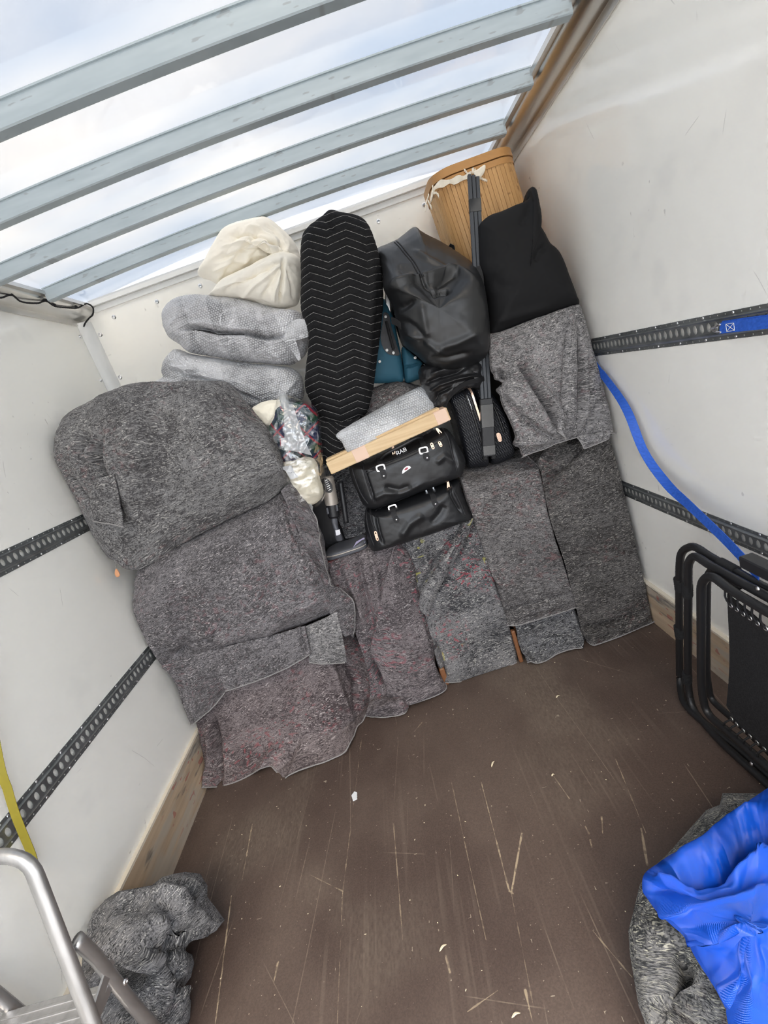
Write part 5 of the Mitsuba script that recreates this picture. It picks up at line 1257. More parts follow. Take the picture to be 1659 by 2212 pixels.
S = thing('black_travel_bag', 'upper of two stacked black travel bags, with white lettering and a badge', 'travel bag')
part(S, 'body', blob([(1.056,1.96,1.107),(1.078,1.96,1.11),(1.125,1.96,1.1),(1.251,1.96,1.109),(1.397,1.96,1.123),(1.474,1.96,1.133),(1.496,1.96,1.114),(1.51,1.96,1.063),(1.525,1.96,0.987),(1.51,1.96,0.95),(1.491,1.96,0.927),(1.449,1.96,0.922),(1.292,1.96,0.914),(1.131,1.96,0.908),(1.086,1.96,0.911),(1.059,1.96,0.937),(1.052,1.96,0.995),(1.048,1.96,1.054)],
     0.10, 0.20, p=5, n=260, rings=80, wr=0.005, wf=(9, 9, 9), seed=81, folds=[([(1.099,1.87,0.964),(1.162,1.87,0.973),(1.235,1.87,0.954),(1.337,1.87,0.965)], 0.012, 0.006), ([(1.171,1.87,1),(1.219,1.87,0.964),(1.278,1.87,0.964)], 0.012, -0.008), ([(1.119,1.87,1.108),(1.115,1.87,1.04),(1.114,1.87,0.948)], 0.006, -0.008),
     ([(1.49,1.87,1.119),(1.482,1.87,1.045),(1.475,1.87,0.968)], 0.006, -0.008), ([(1.395,1.87,1.025),(1.438,1.87,1.04),(1.474,1.87,0.998)], 0.012, 0.006)]), 'bag_leather')
F_ = blob.last
for q in ([(1.114,1.87,1.111),(1.114,1.87,1.072),(1.111,1.87,1.017),(1.11,1.87,0.948)], [(1.468,1.87,1.134),(1.474,1.87,1.096),(1.47,1.87,1.029),(1.47,1.87,0.964)], [(1.069,1.87,1.111),(1.067,1.87,1.056),(1.07,1.87,0.994),(1.084,1.87,0.948)]):
    part(S, 'piping', tube(stick(F_, curve(q, 30), 0.001), 0.0032, 8), 'bag_webbing', smooth=True)
for off in (0, 9):
    part(S, 'zip', tube(stick(F_, curve([A(*p) + A(0, 0, -0.0011 * off) for p in [(1.113,1.87,1.084),(1.18,1.87,1.087),(1.279,1.87,1.091),(1.379,1.87,1.103),(1.456,1.87,1.114)]], 40), 0.001), 0.0022, 6), 'bag_webbing', smooth=True)
strap_on(F_, S, [(1.374,1.87,1.141),(1.373,1.87,1.118),(1.369,1.87,1.088),(1.366,1.87,1.054)], 0.022, A(*(1.364,1.87,1.09)), A(*(1.369,1.87,1.057)))
strap_on(F_, S, [(1.187,1.87,1.118),(1.185,1.87,1.096),(1.184,1.87,1.068),(1.184,1.87,1.04)], 0.022, A(*(1.181,1.87,1.077)), A(*(1.183,1.87,1.043)))
part(S, 'handle', tube(curve([(1.191,1.9,1.104),(1.221,1.875,1.122),(1.292,1.865,1.134),(1.354,1.875,1.143),(1.377,1.9,1.133)], 30), 0.0065, 8), 'bag_leather', smooth=True)
for q in ([(1.251,1.87,1.118),(1.248,1.87,1.098)], [(1.402,1.87,1.107),(1.404,1.87,1.083)], [(1.432,1.87,1.104),(1.437,1.87,1.081)], [(1.449,1.87,1.135),(1.459,1.87,1.111)]):
    pull(F_, S, q)
bc = stick(F_, [A(*(1.276,1.87,1.039))], 0.003)[0]
bd = part(S, 'badge', plate(np.vstack([[bc + A(0.020 * math.cos(t), 0, 0.016 * math.sin(t) - 0.005) + A(0, 0, 0.006 * math.cos(t)) for t in np.linspace(0, math.pi, 16)]]), 0.003), 'chrome', label='half-oval silver badge')
part(bd, 'emblem', plate(ring_pts(bc + A(0.001, -0.0035, 0.003), 0.009, 0.0042, 14, 0.3), 0.0012), mat('badge_red', base_color=(0.32, 0.03, 0.06), roughness=0.3))
t = meshkit.text_mesh('RAB', 0.0150, 0.0012, bold=True)
p0, p1 = stick(F_, [(1.257,1.87,1.101),(1.297,1.87,1.105)], 0.006)
tx = unit(p1 - p0)
tz = unit(np.cross(tx, (0, 1, 0)))
tz = tz if tz[2] > 0 else -tz
v = t.vertices
t.vertices = p0 + v[:, :1] * tx * 1.15 + v[:, 1:2] * tz - v[:, 2:] * A(0, 1, 0)
t.fix_normals()
part(S, 'lettering', t, mat('print_white', base_color=(0.75, 0.75, 0.75), roughness=0.5), smooth=False)

S = thing('black_travel_bag', 'lower of two stacked black leather travel bags, resting on the low blanketed cabinet', 'travel bag')
part(S, 'body', blob([(1.058,1.96,0.903),(1.08,1.96,0.906),(1.141,1.96,0.9),(1.288,1.96,0.902),(1.415,1.96,0.911),(1.469,1.96,0.913),(1.475,1.96,0.877),(1.478,1.96,0.812),(1.488,1.96,0.743),(1.458,1.96,0.736),(1.319,1.96,0.73),(1.191,1.96,0.728),(1.085,1.96,0.729),(1.028,1.96,0.734),(1.026,1.96,0.79),(1.035,1.96,0.853)],
     0.11, 0.20, p=5, n=260, rings=80, wr=0.006, wf=(9, 9, 9), seed=82, folds=[([(1.117,1.86,0.898),(1.198,1.86,0.902),(1.299,1.86,0.907),(1.388,1.86,0.909)], 0.004, -0.006), ([(1.168,1.86,0.776),(1.222,1.86,0.821),(1.288,1.86,0.84)], 0.016, 0.008), ([(1.103,1.86,0.928),(1.093,1.86,0.875),(1.089,1.86,0.803),(1.091,1.86,0.77)], 0.006, -0.010),
     ([(1.419,1.86,0.929),(1.421,1.86,0.867),(1.438,1.86,0.789)], 0.006, -0.010), ([(1.304,1.86,0.793),(1.351,1.86,0.819),(1.381,1.86,0.85)], 0.014, -0.007)]), 'bag_leather')
F_ = blob.last
for q in ([(1.086,1.86,0.926),(1.075,1.86,0.881),(1.077,1.86,0.828),(1.073,1.86,0.765)], [(1.065,1.86,0.916),(1.053,1.86,0.868),(1.049,1.86,0.816),(1.05,1.86,0.769)], [(1.432,1.86,0.931),(1.437,1.86,0.882),(1.446,1.86,0.828),(1.451,1.86,0.776)]):
    part(S, 'piping', tube(stick(F_, curve(q, 30), 0.001), 0.0032, 8), 'bag_webbing', smooth=True)
part(S, 'zip', tube(stick(F_, curve([(1.101,1.86,0.9),(1.178,1.86,0.902),(1.28,1.86,0.909),(1.4,1.86,0.917)], 40), 0.001), 0.0022, 6), 'bag_webbing', smooth=True)
strap_on(F_, S, [(1.358,1.86,0.952),(1.352,1.86,0.925),(1.347,1.86,0.898),(1.344,1.86,0.867)], 0.022, A(*(1.347,1.86,0.909)), A(*(1.346,1.86,0.868)))
strap_on(F_, S, [(1.174,1.86,0.937),(1.173,1.86,0.912),(1.172,1.86,0.884),(1.173,1.86,0.854)], 0.022, A(*(1.174,1.86,0.896)), A(*(1.175,1.86,0.856)))
for q in ([(1.117,1.86,0.934),(1.13,1.86,0.913)], [(1.421,1.86,0.908),(1.414,1.86,0.87)], [(1.076,1.86,0.835),(1.073,1.86,0.791)]):
    pull(F_, S, q)

# hand-held vacuum cleaner
mat('vac_bronze', base_color=(0.42, 0.375, 0.33), metallic=0.3, roughness=0.35)
mat('paper_label', base_color=(0.72, 0.72, 0.76), roughness=0.6)
mat('vac_grey', base_color=(0.085, 0.088, 0.10), roughness=0.4, specular=0.5)
V = thing('vacuum_cleaner', 'cordless vacuum cleaner with a bronze canister, left of the black travel bags', 'vacuum cleaner')
a, b = A(*(0.947,1.98,1.083)), A(*(0.929,1.97,0.974))
va = unit(b - a)
part(V, 'canister', lathe([(0, -0.012), (0.024, -0.012), (0.028, -0.006), (0.0285, 0.09), (0.0275, np.linalg.norm(b - a))] + [(0, np.linalg.norm(b - a))], a, va, 28), 'vac_bronze')
em = a + va * 0.02 + A(-0.003, -0.0300, 0)
e = part(V, 'emblem', plate(ring_pts(em, 0.021, 0.034, 22, 0.15), 0.002), 'black_plastic', label='round black filter cap with white marks')
for i in range(6):
    part(e, 'print', obox(em + A(0.004 + 0.001 * (i % 2), -0.003, 0.022 - 0.0085 * i), (1, 0, 0.2), (0, 1, 0), (0, 0, 1), (0.007, 0.0007, 0.0016 + 0.001 * (i % 3 == 0))), 'print_white')
p0 = b - va * 0.002
part(V, 'motor', lathe([(0, 0), (0.027, 0), (0.0275, 0.004), (0.0255, 0.052), (0.020, 0.060), (0, 0.060)], p0, va, 24), 'black_plastic')
for s in (-1, 1):
    part(V, 'clip', obox(p0 + va * 0.018 + A(0.020 * s, -0.019, 0), (1, -0.5 * s, 0), (0.5 * s, 1, 0), va, (0.006, 0.003, 0.014), 0.002), 'vac_grey')
hp = curve([(0.92,1.955,0.916),(0.915,1.945,0.888),(0.913,1.94,0.853),(0.909,1.95,0.82)], 20)
part(V, 'grip', tube(hp, np.linspace(0.014, 0.0165, 20), 12, flat=0.75), 'vac_grey', smooth=True)
part(V, 'label', plate([(0.911,1.922,0.873),(0.931,1.922,0.872),(0.927,1.922,0.85),(0.907,1.922,0.85)], 0.001), 'paper_label')
part(V, 'tube', tube(curve([(0.991,2.02,1.049),(0.975,2,0.961),(0.957,1.99,0.871)], 16), 0.012, 10), 'black_plastic', smooth=True)
part(V, 'floor_head', blob([(0.821,1.99,0.767),(0.862,1.99,0.776),(0.949,1.99,0.774),(1.011,1.99,0.78),(1.014,1.99,0.756),(1.007,1.99,0.74),(0.936,1.99,0.737),(0.837,1.99,0.738),(0.82,1.99,0.744)], 0.05, 0.10, p=5, n=120, rings=30, wr=0.001), 'vac_grey')
F3 = blob.last
part(V, 'lamp_window', plate(stick(F3, [(0.955,1.95,0.77),(0.972,1.95,0.782),(1.011,1.95,0.785),(1.011,1.95,0.771),(0.96,1.95,0.771)], 0.003), 0.001), mat('lavender', base_color=(0.46, 0.42, 0.60), roughness=0.25))
part(V, 'trim', tube(stick(F3, linear([(0.831,1.94,0.762),(0.892,1.94,0.76),(1.009,1.94,0.76)], 12), 0.001), 0.003, 6), 'vac_bronze', smooth=True)
solo('flat_red_box', obox((A(*(0.818,1.99,0.74)) + A(*(0.992,1.99,0.736))) / 2 + A(0, 0.05, -0.006), (1, 0, 0.02), (0, 1, 0), (0, 0, 1), (0.095, 0.09, 0.009), 0.002), mat('dark_red_card', base_color=(0.10, 0.022, 0.016), roughness=0.5),
     'thin dark red box edge under the vacuum cleaner floor head, on the rose-tinted blanket', 'box')
solo('black_crate', cat_([obox(A(*(0.846,2.09,0.877)) + A(0.0, 0.06, 0), (1, 0, 0.1), (0, 1, 0), (-0.1, 0, 1), (0.055, 0.05, 0.15), 0.006)]), 'black_plastic', 'black plastic case standing behind the vacuum cleaner', 'case')

# clear plastic bag and what is in it
mat('cushion_cream', base_color=(0.80, 0.75, 0.62), roughness=0.85, specular=0.2)
mat('wool_cream', base_color=(0.74, 0.69, 0.56), roughness=0.95, specular=0.1)


def tartan(p, n, uv):
    x, y = uv.x * 0.9 + uv.y * 0.45, uv.y * 0.9 - uv.x * 0.45
    c = mix((0.012, 0.018, 0.055), (0.018, 0.028, 0.085), noise(x * 200, y * 200))
    gx = smoothstep(0.25, 0.35, dr.abs(x / 0.075 - dr.floor(x / 0.075) - 0.5))
    gy = smoothstep(0.28, 0.36, dr.abs(y / 0.085 - dr.floor(y / 0.085) - 0.5))
    c = mix(c, (0.010, 0.045, 0.030), 0.55 * (gx + gy))
    rx = smoothstep(0.06, 0.03, dr.abs(x / 0.075 - dr.floor(x / 0.075) - 0.22))
    ry = smoothstep(0.05, 0.03, dr.abs(y / 0.085 - dr.floor(y / 0.085) - 0.7))
    return mix(c, (0.33, 0.02, 0.035), dr.clip(rx + ry, 0, 1) * 0.8)


mat('tartan_wool', base_color=proc(tartan), roughness=0.8, specular=0.2, sheen=0.3)
solo('cream_cushion', blob([(0.77,1.93,1.452),(0.796,1.93,1.462),(0.822,1.93,1.465),(0.861,1.93,1.459),(0.899,1.93,1.445),(0.924,1.93,1.408),(0.921,1.93,1.361),(0.878,1.93,1.327),(0.831,1.93,1.333),(0.806,1.93,1.361),(0.785,1.93,1.407)], 0.05, 0.06, p=2.4, n=160, rings=44, wr=0.010, wf=(18, 18, 18), seed=91, ridge=0.006), 'cushion_cream',
     'cream cushion at the top left of the clear plastic bag', 'cushion')
k = thing('tartan_throw', 'dark blue and green tartan throw with red lines, inside the clear plastic bag', 'throw')
part(k, 'cloth', blob([(0.809,1.9,1.357),(0.847,1.9,1.398),(0.874,1.9,1.426),(0.922,1.9,1.425),(0.966,1.9,1.414),(0.997,1.9,1.385),(1.008,1.9,1.353),(0.996,1.9,1.3),(0.984,1.9,1.247),(0.961,1.9,1.195),(0.926,1.9,1.197),(0.9,1.9,1.216),(0.863,1.9,1.199),(0.828,1.9,1.211),(0.816,1.9,1.235),(0.821,1.9,1.272),(0.82,1.9,1.311)], 0.055, 0.05, p=2.6, n=200, rings=50, wr=0.012, wf=(16, 16, 16), seed=92, ridge=0.010), 'tartan_wool')
F3 = blob.last
q = part(k, 'care_label', plate(stick(F3, [(0.849,1.85,1.315),(0.868,1.85,1.31),(0.858,1.85,1.28),(0.84,1.85,1.286)], 0.003), 0.001), 'paper_label')
part(q, 'stripe', plate(stick(F3, [(0.849,1.85,1.315),(0.852,1.85,1.314),(0.843,1.85,1.285),(0.84,1.85,1.286)], 0.0055), 0.0008), 'badge_red')
solo('cream_wool_bundle', blob([(0.818,1.88,1.217),(0.845,1.88,1.22),(0.883,1.88,1.215),(0.926,1.88,1.21),(0.944,1.88,1.175),(0.935,1.88,1.118),(0.932,1.88,1.069),(0.919,1.88,1.039),(0.89,1.88,1.024),(0.855,1.88,1.023),(0.839,1.88,1.049),(0.826,1.88,1.095),(0.822,1.88,1.146),(0.813,1.88,1.189)], 0.06, 0.05, p=2.5, n=160, rings=44, wr=0.007, wf=(22, 22, 40), seed=93, ridge=0.008), 'wool_cream',
     'bundle of cream wool at the bottom of the clear plastic bag', 'wool bundle')
scene['clear_film'] = {'type': 'thindielectric', 'int_ior': 1.9}
scene['milky_film'] = {'type': 'principledthin', 'base_color': {'type': 'rgb', 'value': [0.80, 0.82, 0.83]}, 'roughness': 0.22, 'spec_trans': 0.55, 'diff_trans': 0.9, 'eta': 1.6}
mat('white_print', base_color=(0.62, 0.63, 0.64), roughness=0.3, specular=0.6)
k = thing('clear_plastic_bag', 'clear crumpled plastic bag holding the tartan throw and the cream wool', 'plastic bag')
part(k, 'film', blob([(0.884,1.87,1.446),(0.917,1.87,1.464),(0.958,1.87,1.433),(0.999,1.87,1.401),(1.017,1.87,1.369),(1.013,1.87,1.316),(0.989,1.87,1.239),(0.964,1.87,1.15),(0.948,1.87,1.086),(0.936,1.87,1.05),(0.898,1.87,1.016),(0.852,1.87,1.011),(0.825,1.87,1.026),(0.815,1.87,1.081),(0.807,1.87,1.144),(0.807,1.87,1.213),(0.813,1.87,1.298),(0.813,1.87,1.364)], 0.095, 0.07, p=2.8, n=200, rings=60, wr=0.016, wf=(15, 15, 15), seed=94, ridge=0.020, fine=0.010), 'clear_film')
F3 = blob.last
part(k, 'inner_fold', plate(stick(F3, [(0.916,1.8,1.431),(0.948,1.8,1.417),(0.946,1.8,1.372),(0.947,1.8,1.326),(0.948,1.8,1.262),(0.954,1.8,1.219),(0.923,1.8,1.241),(0.865,1.8,1.273),(0.888,1.8,1.337)], -0.010), 0.001), 'milky_film', label='milky folded film layer')
part(k, 'print_patch', plate(stick(F3, [(0.817,1.8,1.214),(0.868,1.8,1.21),(0.871,1.8,1.179),(0.88,1.8,1.161),(0.844,1.8,1.158),(0.836,1.8,1.195)], 0.001), 0.001), 'white_print', label='white printed patch on the film')
part(k, 'gathered_neck', blob([(0.906,1.86,1.468),(0.927,1.86,1.465),(0.933,1.86,1.441),(0.918,1.86,1.413),(0.899,1.86,1.413),(0.897,1.86,1.435)], 0.02, 0.01, n=60, rings=14, wr=0.006, wf=(40, 40, 20), seed=95), 'milky_film')
part(k, 'bottom_seal', plate([(0.835,1.85,1.042),(0.865,1.85,1.048),(0.873,1.85,1.017),(0.866,1.85,1.003),(0.841,1.85,1.016)], 0.002), 'milky_film')

# ------------------------------------------------------------------ things nearer the viewer
# blue straps on the right wall
def strap_col(p, n, uv):
    return mix((0.020, 0.085, 0.42), (0.032, 0.12, 0.53), noise(p.x * 300 + p.y * 200, p.z * 300))


mat('strap_blue', base_color=proc(strap_col), roughness=0.55, specular=0.35)
pts = [(2.128,1.991,1.228),(2.128,1.942,1.173),(2.12,1.768,1.022),(2.11,1.674,0.861),(2.1,1.548,0.767),(2.08,1.406,0.73),(2.05,1.231,0.692),(2.02,1.111,0.675),(2,1.042,0.668)]
path = curve(pts, 60)
t = np.linspace(0, 1, 60)
ang = 0.9 - 1.1 * np.exp(-((t - 0.42) / 0.16)**2) + 0.25 * np.clip(t - 0.5, 0, 1)
tg = np.gradient(path, axis=0)
tg /= np.linalg.norm(tg, axis=1, keepdims=True)
n1 = np.cross(tg, A(1, 0, 0))
n1 /= np.linalg.norm(n1, axis=1, keepdims=True)
wd = n1 * np.sin(ang + 0.35)[:, None] + A(1, 0, 0) * np.cos(ang + 0.35)[:, None]
solo('lashing_strap', ribbon(path, wd, np.where(t < 0.1, 0.024, 0.030), 0.0018), 'strap_blue', 'twisted blue lashing strap slanting across the right wall down to the lounger', 'strap')
k = thing('lashing_strap', 'folded blue lashing strap hooked into the upper lashing rail on the right wall', 'strap')
q = [(2.132,1.251,1.247),(2.13,1.181,1.246),(2.128,1.098,1.244),(2.126,0.982,1.242)]
part(k, 'webbing', ribbon(curve(q, 20), (0.12, 0, 1), 0.026, 0.004), 'strap_blue')
part(k, 'webbing', ribbon(curve([A(*p) + A(0.006, 0, 0.006) for p in q], 20), (0.12, 0, 1), 0.020, 0.002), 'strap_blue')
for s in (-1, 1):
    part(k, 'hook', tube(curve([A(*(2.138,1.293,1.248)), A(*(2.13,1.266,1.247)) + A(0, 0, 0.006 * s), A(*(2.13,1.245,1.247)) + A(0, 0, 0.010 * s)], 12), 0.003, 8), 'chrome', smooth=True)
c = A(*(2.125,1.208,1.247))
for a in (-1, 1):
    part(k, 'stitching', tube(linear([c + A(0, 0.012, -0.008 * a), c + A(0, -0.012, 0.008 * a)], 4), 0.0007, 5), 'print_white', smooth=True)
for a, b in (((1, 1), (1, -1)), ((1, -1), (-1, -1)), ((-1, -1), (-1, 1)), ((-1, 1), (1, 1))):
    part(k, 'stitching', tube(linear([c + A(0, 0.013 * a[0], 0.009 * a[1]), c + A(0, 0.013 * b[0], 0.009 * b[1])], 4), 0.0007, 5), 'print_white', smooth=True)

# yellow strap on the left wall
mat('strap_yellow', base_color=(0.23, 0.19, 0.016), roughness=0.6, specular=0.3)
solo('yellow_strap', ribbon(curve([(0.013,1.19,1.235),(0.024,1.13,1.02),(0.03,1.034,0.796),(0.03,1.019,0.741),(0.03,1.003,0.688),(0.028,0.992,0.63),(0.02,0.985,0.552),(0.02,0.972,0.511)], 40), curve([(0.5, 0.8, 0.1), (0.6, 0.7, 0.1), (0.8, 0.45, 0), (0.95, 0.2, 0)], 40), 0.020, 0.0016), 'strap_yellow',
     'yellow lashing strap hanging over the lower rail at the left wall', 'strap')

# cable along the left roof rail
cable = [(0.058, 1.35, 2.134), (0.060, 1.5, 2.128), (0.058, 1.66, 2.132), (0.055, 1.72, 2.122), (0.060, 1.80, 2.112), (0.062, 1.90, 2.106), (0.066, 1.975, 2.128), (0.062, 2.02, 2.112), (0.070, 2.10, 2.116), (0.078, 2.16, 2.132), (0.072, 2.22, 2.122), (0.080, 2.32, 2.128), (0.088, 2.37, 2.134), (0.098, 2.41, 2.150),
         (0.108, 2.43, 2.155), (0.112, 2.455, 2.140), (0.095, 2.462, 2.115), (0.070, 2.462, 2.105), (0.045, 2.458, 2.090), (0.034, 2.45, 2.075)]
k = thing('black_cable', 'thin black cable clipped along the left roof rail into the back corner', 'cable')
part(k, 'wire', tube(curve(cable, 160), 0.0034, 8), 'black_rubber', smooth=True)
for q in ((0.066, 1.975, 2.131), (0.078, 2.16, 2.135), (0.074, 2.215, 2.126), (0.086, 2.36, 2.137)):
    part(k, 'clip', obox(q, (1, 0, 0), (0, 1, 0), (0, 0, 1), (0.005, 0.006, 0.006), 0.002), 'black_rubber')

# folded lounger leaning at the right wall
mat('tube_black', base_color=(0.012, 0.012, 0.013), roughness=0.38, specular=0.5)


def mesh_col(p, n, uv):
    return mix((0.010, 0.010, 0.011), (0.022, 0.022, 0.023), noise(p.y * 700, p.z * 420))


mat('sling_black', base_color=proc(mesh_col), roughness=0.7, specular=0.3)
C = thing('folding_lounger', 'folded black garden lounger with laced mesh sling, standing by the right wall', 'lounger')
XA, XB, XC, XD = 1.997, 1.966, 1.937, 1.985
loops = {
    'A': [(1.997,0.42,0.33),(1.997,0.42,0.665),(1.997,1.015,0.644),(1.997,1.219,0.656),(1.997,1.278,0.667),(1.997,1.35,0.621),(1.997,1.384,0.507),(1.998,1.499,0.021),(1.944,1.4,0.013),(1.95,1.3,0.013),(1.974,1.169,0.013),(1.997,0.42,0.013),(1.997,0.42,0.33)],
    'B': [(1.966,0.4,0.33),(1.966,0.4,0.655),(1.966,0.976,0.654),(1.966,1.175,0.657),(1.966,1.23,0.666),(1.966,1.267,0.625),(1.966,1.287,0.536),(1.97,1.394,0.088),(1.956,1.37,0.013),(1.944,1.218,0.013),(1.957,1.047,0.013),(1.966,0.4,0.013),(1.966,0.4,0.33)],
    'C': [(1.937,0.45,0.38),(1.937,0.45,0.645),(1.937,0.943,0.642),(1.937,1.054,0.644),(1.937,1.125,0.659),(1.937,1.17,0.614),(1.937,1.19,0.519),(1.937,1.256,0.195),(1.937,1.257,0.094),(1.937,1.142,0.112),(1.937,1.008,0.121),(1.937,0.45,0.115),(1.937,0.45,0.38)],
    'D': [(1.985,1.09,0.621),(1.985,1.178,0.641),(1.985,1.217,0.602),(1.985,1.241,0.491),(1.985,1.3,0.191),(1.985,1.3,0.098),(1.985,1.244,0.097),(1.985,1.169,0.105),(1.985,0.5,0.08),(1.985,0.45,0.2)],
}
for nm, pt in loops.items():
    part(C, 'frame_tube', tube(rounded(pt, 0.055, 9), 0.0118 if nm != 'D' else 0.010, 14), 'tube_black', smooth=True)
for c_, d in (((1.997,1.389,0.484), (0, -.05, 1)), ((1.997,1.44,0.272), (0, -.05, 1)), ((1.966,1.294,0.519), (0, -.2, 1)), ((1.967,1.385,0.129), (0, -.2, 1))):
    k = part(C, 'sleeve', tube(linear([A(*c_) - 0.024 * unit(d), A(*c_) + 0.024 * unit(d)], 3), 0.0145, 14), 'black_rubber', smooth=30)
    for j in range(5):
        part(k, 'rib', tube(linear([A(*c_) + (-0.018 + 0.009 * j) * unit(d), A(*c_) + (-0.0155 + 0.009 * j) * unit(d)], 2), 0.0155, 12), 'black_rubber', smooth=30)
part(C, 'sleeve', tube(linear([(1.997,1.173,0.653),(1.997,1.116,0.651)], 3), 0.0152, 14), 'black_rubber', smooth=30)
part(C, 'bracket', obox((1.985,1.004,0.711), (0, 1, 0.02), (1, 0, 0), (0, 0, 1), (0.055, 0.018, 0.016), 0.003), 'black_plastic')
for q in ((1.952,0.987,0.676), (1.95,1.093,0.043)):
    part(C, 'bolt', rivet_mesh(q, (-1, 0, 0.2), 0.006, 0.003, False), 'chrome', smooth=True)
slab = [[(1.952,1.095,0.611),(1.952,1.05,0.6),(1.952,1.007,0.592),(1.952,0.969,0.58),(1.952,0.47,0.59)],
  [(1.952,1.121,0.485),(1.952,1.069,0.48),(1.952,1.023,0.476),(1.952,0.983,0.471),(1.952,0.47,0.46)],
  [(1.952,1.144,0.347),(1.952,1.09,0.342),(1.952,1.042,0.338),(1.952,1,0.334),(1.952,0.47,0.32)],
  [(1.952,1.17,0.188),(1.952,1.126,0.165),(1.952,1.07,0.165),(1.952,1.022,0.159),(1.952,0.47,0.155)]]
P = dense(slab, 0.012)
P[..., 0] += 0.010 * np.sin(np.linspace(0, math.pi, P.shape[0]))[:, None]
q = P.reshape(-1, 3)
nn = len(q)
m = trimesh.Trimesh(np.vstack([q, q + A(0.0016, 0, 0)]), np.vstack([grid_faces(*P.shape[:2]), grid_faces(*P.shape[:2], base=nn, flip=True)]), process=False)
SL = part(C, 'sling', m, 'sling_black', smooth=True)
for i, (g, e) in enumerate(zip([(1.95,1.081,0.583),(1.95,1.061,0.582),(1.95,1.04,0.58),(1.95,1.018,0.58),(1.95,0.995,0.578),(1.95,0.971,0.578)], [(1.94,1.07,0.645),(1.94,1.049,0.642),(1.94,1.028,0.642),(1.94,1.005,0.641),(1.94,0.983,0.64),(1.94,0.958,0.64)])):
    part(SL, 'grommet', tube(ring_pts((0, 0, 0), 0.0058, 0.0058, 12)[:, [1, 0, 2]] + A(*g) - A(0.002, 0, 0), 0.0018, 6, closed=True, ref=(1, 0.1, 0.1)), 'chrome', smooth=True)
    part(C, 'lace', tube(curve([A(*g) + A(-.003, 0, 0), (A(*g) + A(*e)) / 2 + A(-.010, .002, 0), A(*e) + A(-.006, 0, 0.004)], 10), 0.0026, 6), 'black_rubber', smooth=True)
for g, e in zip([(1.95,1.148,0.159),(1.95,1.129,0.155),(1.95,1.104,0.155),(1.95,1.079,0.157),(1.95,1.054,0.158),(1.95,1.029,0.159)], [(1.94,1.167,0.124),(1.94,1.14,0.127),(1.94,1.115,0.125),(1.94,1.089,0.126),(1.94,1.064,0.126),(1.94,1.038,0.129)]):
    part(SL, 'grommet', tube(ring_pts((0, 0, 0), 0.0058, 0.0058, 12)[:, [1, 0, 2]] + A(*g) - A(0.002, 0, 0), 0.0018, 6, closed=True, ref=(1, 0.1, 0.1)), 'chrome', smooth=True)
    part(C, 'lace', tube(curve([A(*g) + A(-.003, 0, 0), (A(*g) + A(*e)) / 2 + A(-.012, 0, 0.002), A(*e) + A(-.006, 0, 0)], 10), 0.0028, 6), 'black_rubber', smooth=True)

# heap of blanket and blue bag at the lower right
VIEW_HEAP = unit(A(*(1.554,0.753,0.06)) - EYE)
VIEW_BAG = unit(A(*(1.598,0.647,0.24)) - EYE)
VIEW_PILE = unit(A(*(0.105,1.014,0.1)) - EYE)
k = thing('moving_blanket', 'crumpled speckled grey blanket heaped on the floor under the blue plastic bag', 'moving blanket')
part(k, 'sheet', keep_in(turned(blob, [(1.847,0.995,0.076),(1.8,0.997,0.091),(1.78,0.981,0.077),(1.736,0.97,0.083),(1.687,0.945,0.077),(1.629,0.913,0.083),(1.579,0.89,0.084),(1.522,0.859,0.099),(1.482,0.828,0.104),(1.449,0.795,0.104),(1.429,0.772,0.101),(1.41,0.751,0.104),(1.393,0.716,0.094),(1.382,0.682,0.085),(1.369,0.647,0.07),(1.366,0.616,0.073),(1.366,0.582,0.062),(1.461,0.551,0.006),(1.643,0.565,-.057),(1.769,0.658,-.008),(1.908,0.802,0.001),(1.953,0.921,0.047),(1.912,0.984,0.061)],
     VIEW_HEAP, 0.13, 0.02, p=2.6, n=360, rings=90, wr=0.022, wf=(9, 9, 9), seed=101, ridge=0.016, grain=0.0012, polar=True, center=(1.596,0.725,0.06), folds=[
    ([(1.517,0.701,0.088),(1.468,0.665,0.082),(1.419,0.638,0.067),(1.386,0.615,0.066)], 0.014, -0.085), ([(1.546,0.697,0.068),(1.483,0.662,0.068),(1.427,0.633,0.046)], 0.016, 0.020), ([(1.55,0.663,0.055),(1.478,0.641,0.067),(1.421,0.614,0.054)], 0.014, -0.055), ([(1.443,0.786,0.112),(1.468,0.775,0.104),(1.509,0.769,0.113)], 0.012, -0.012), ([(1.791,0.985,0.089),(1.804,0.972,0.075),(1.821,0.962,0.073)], 0.02, -0.03)])), 'felt_pepper')


def tarp_col(p, n, uv):
    return mix((0.003, 0.060, 0.46), (0.008, 0.095, 0.60), fbm(uv.x * 16, uv.y * 16, octaves=3))


def tarp_bump(p, n, uv):
    return 0.6 * fbm(uv.x * 22, uv.y * 22, octaves=3) + 0.10 * (dr.sin(uv.x * 2400) * dr.sin(uv.y * 2400))


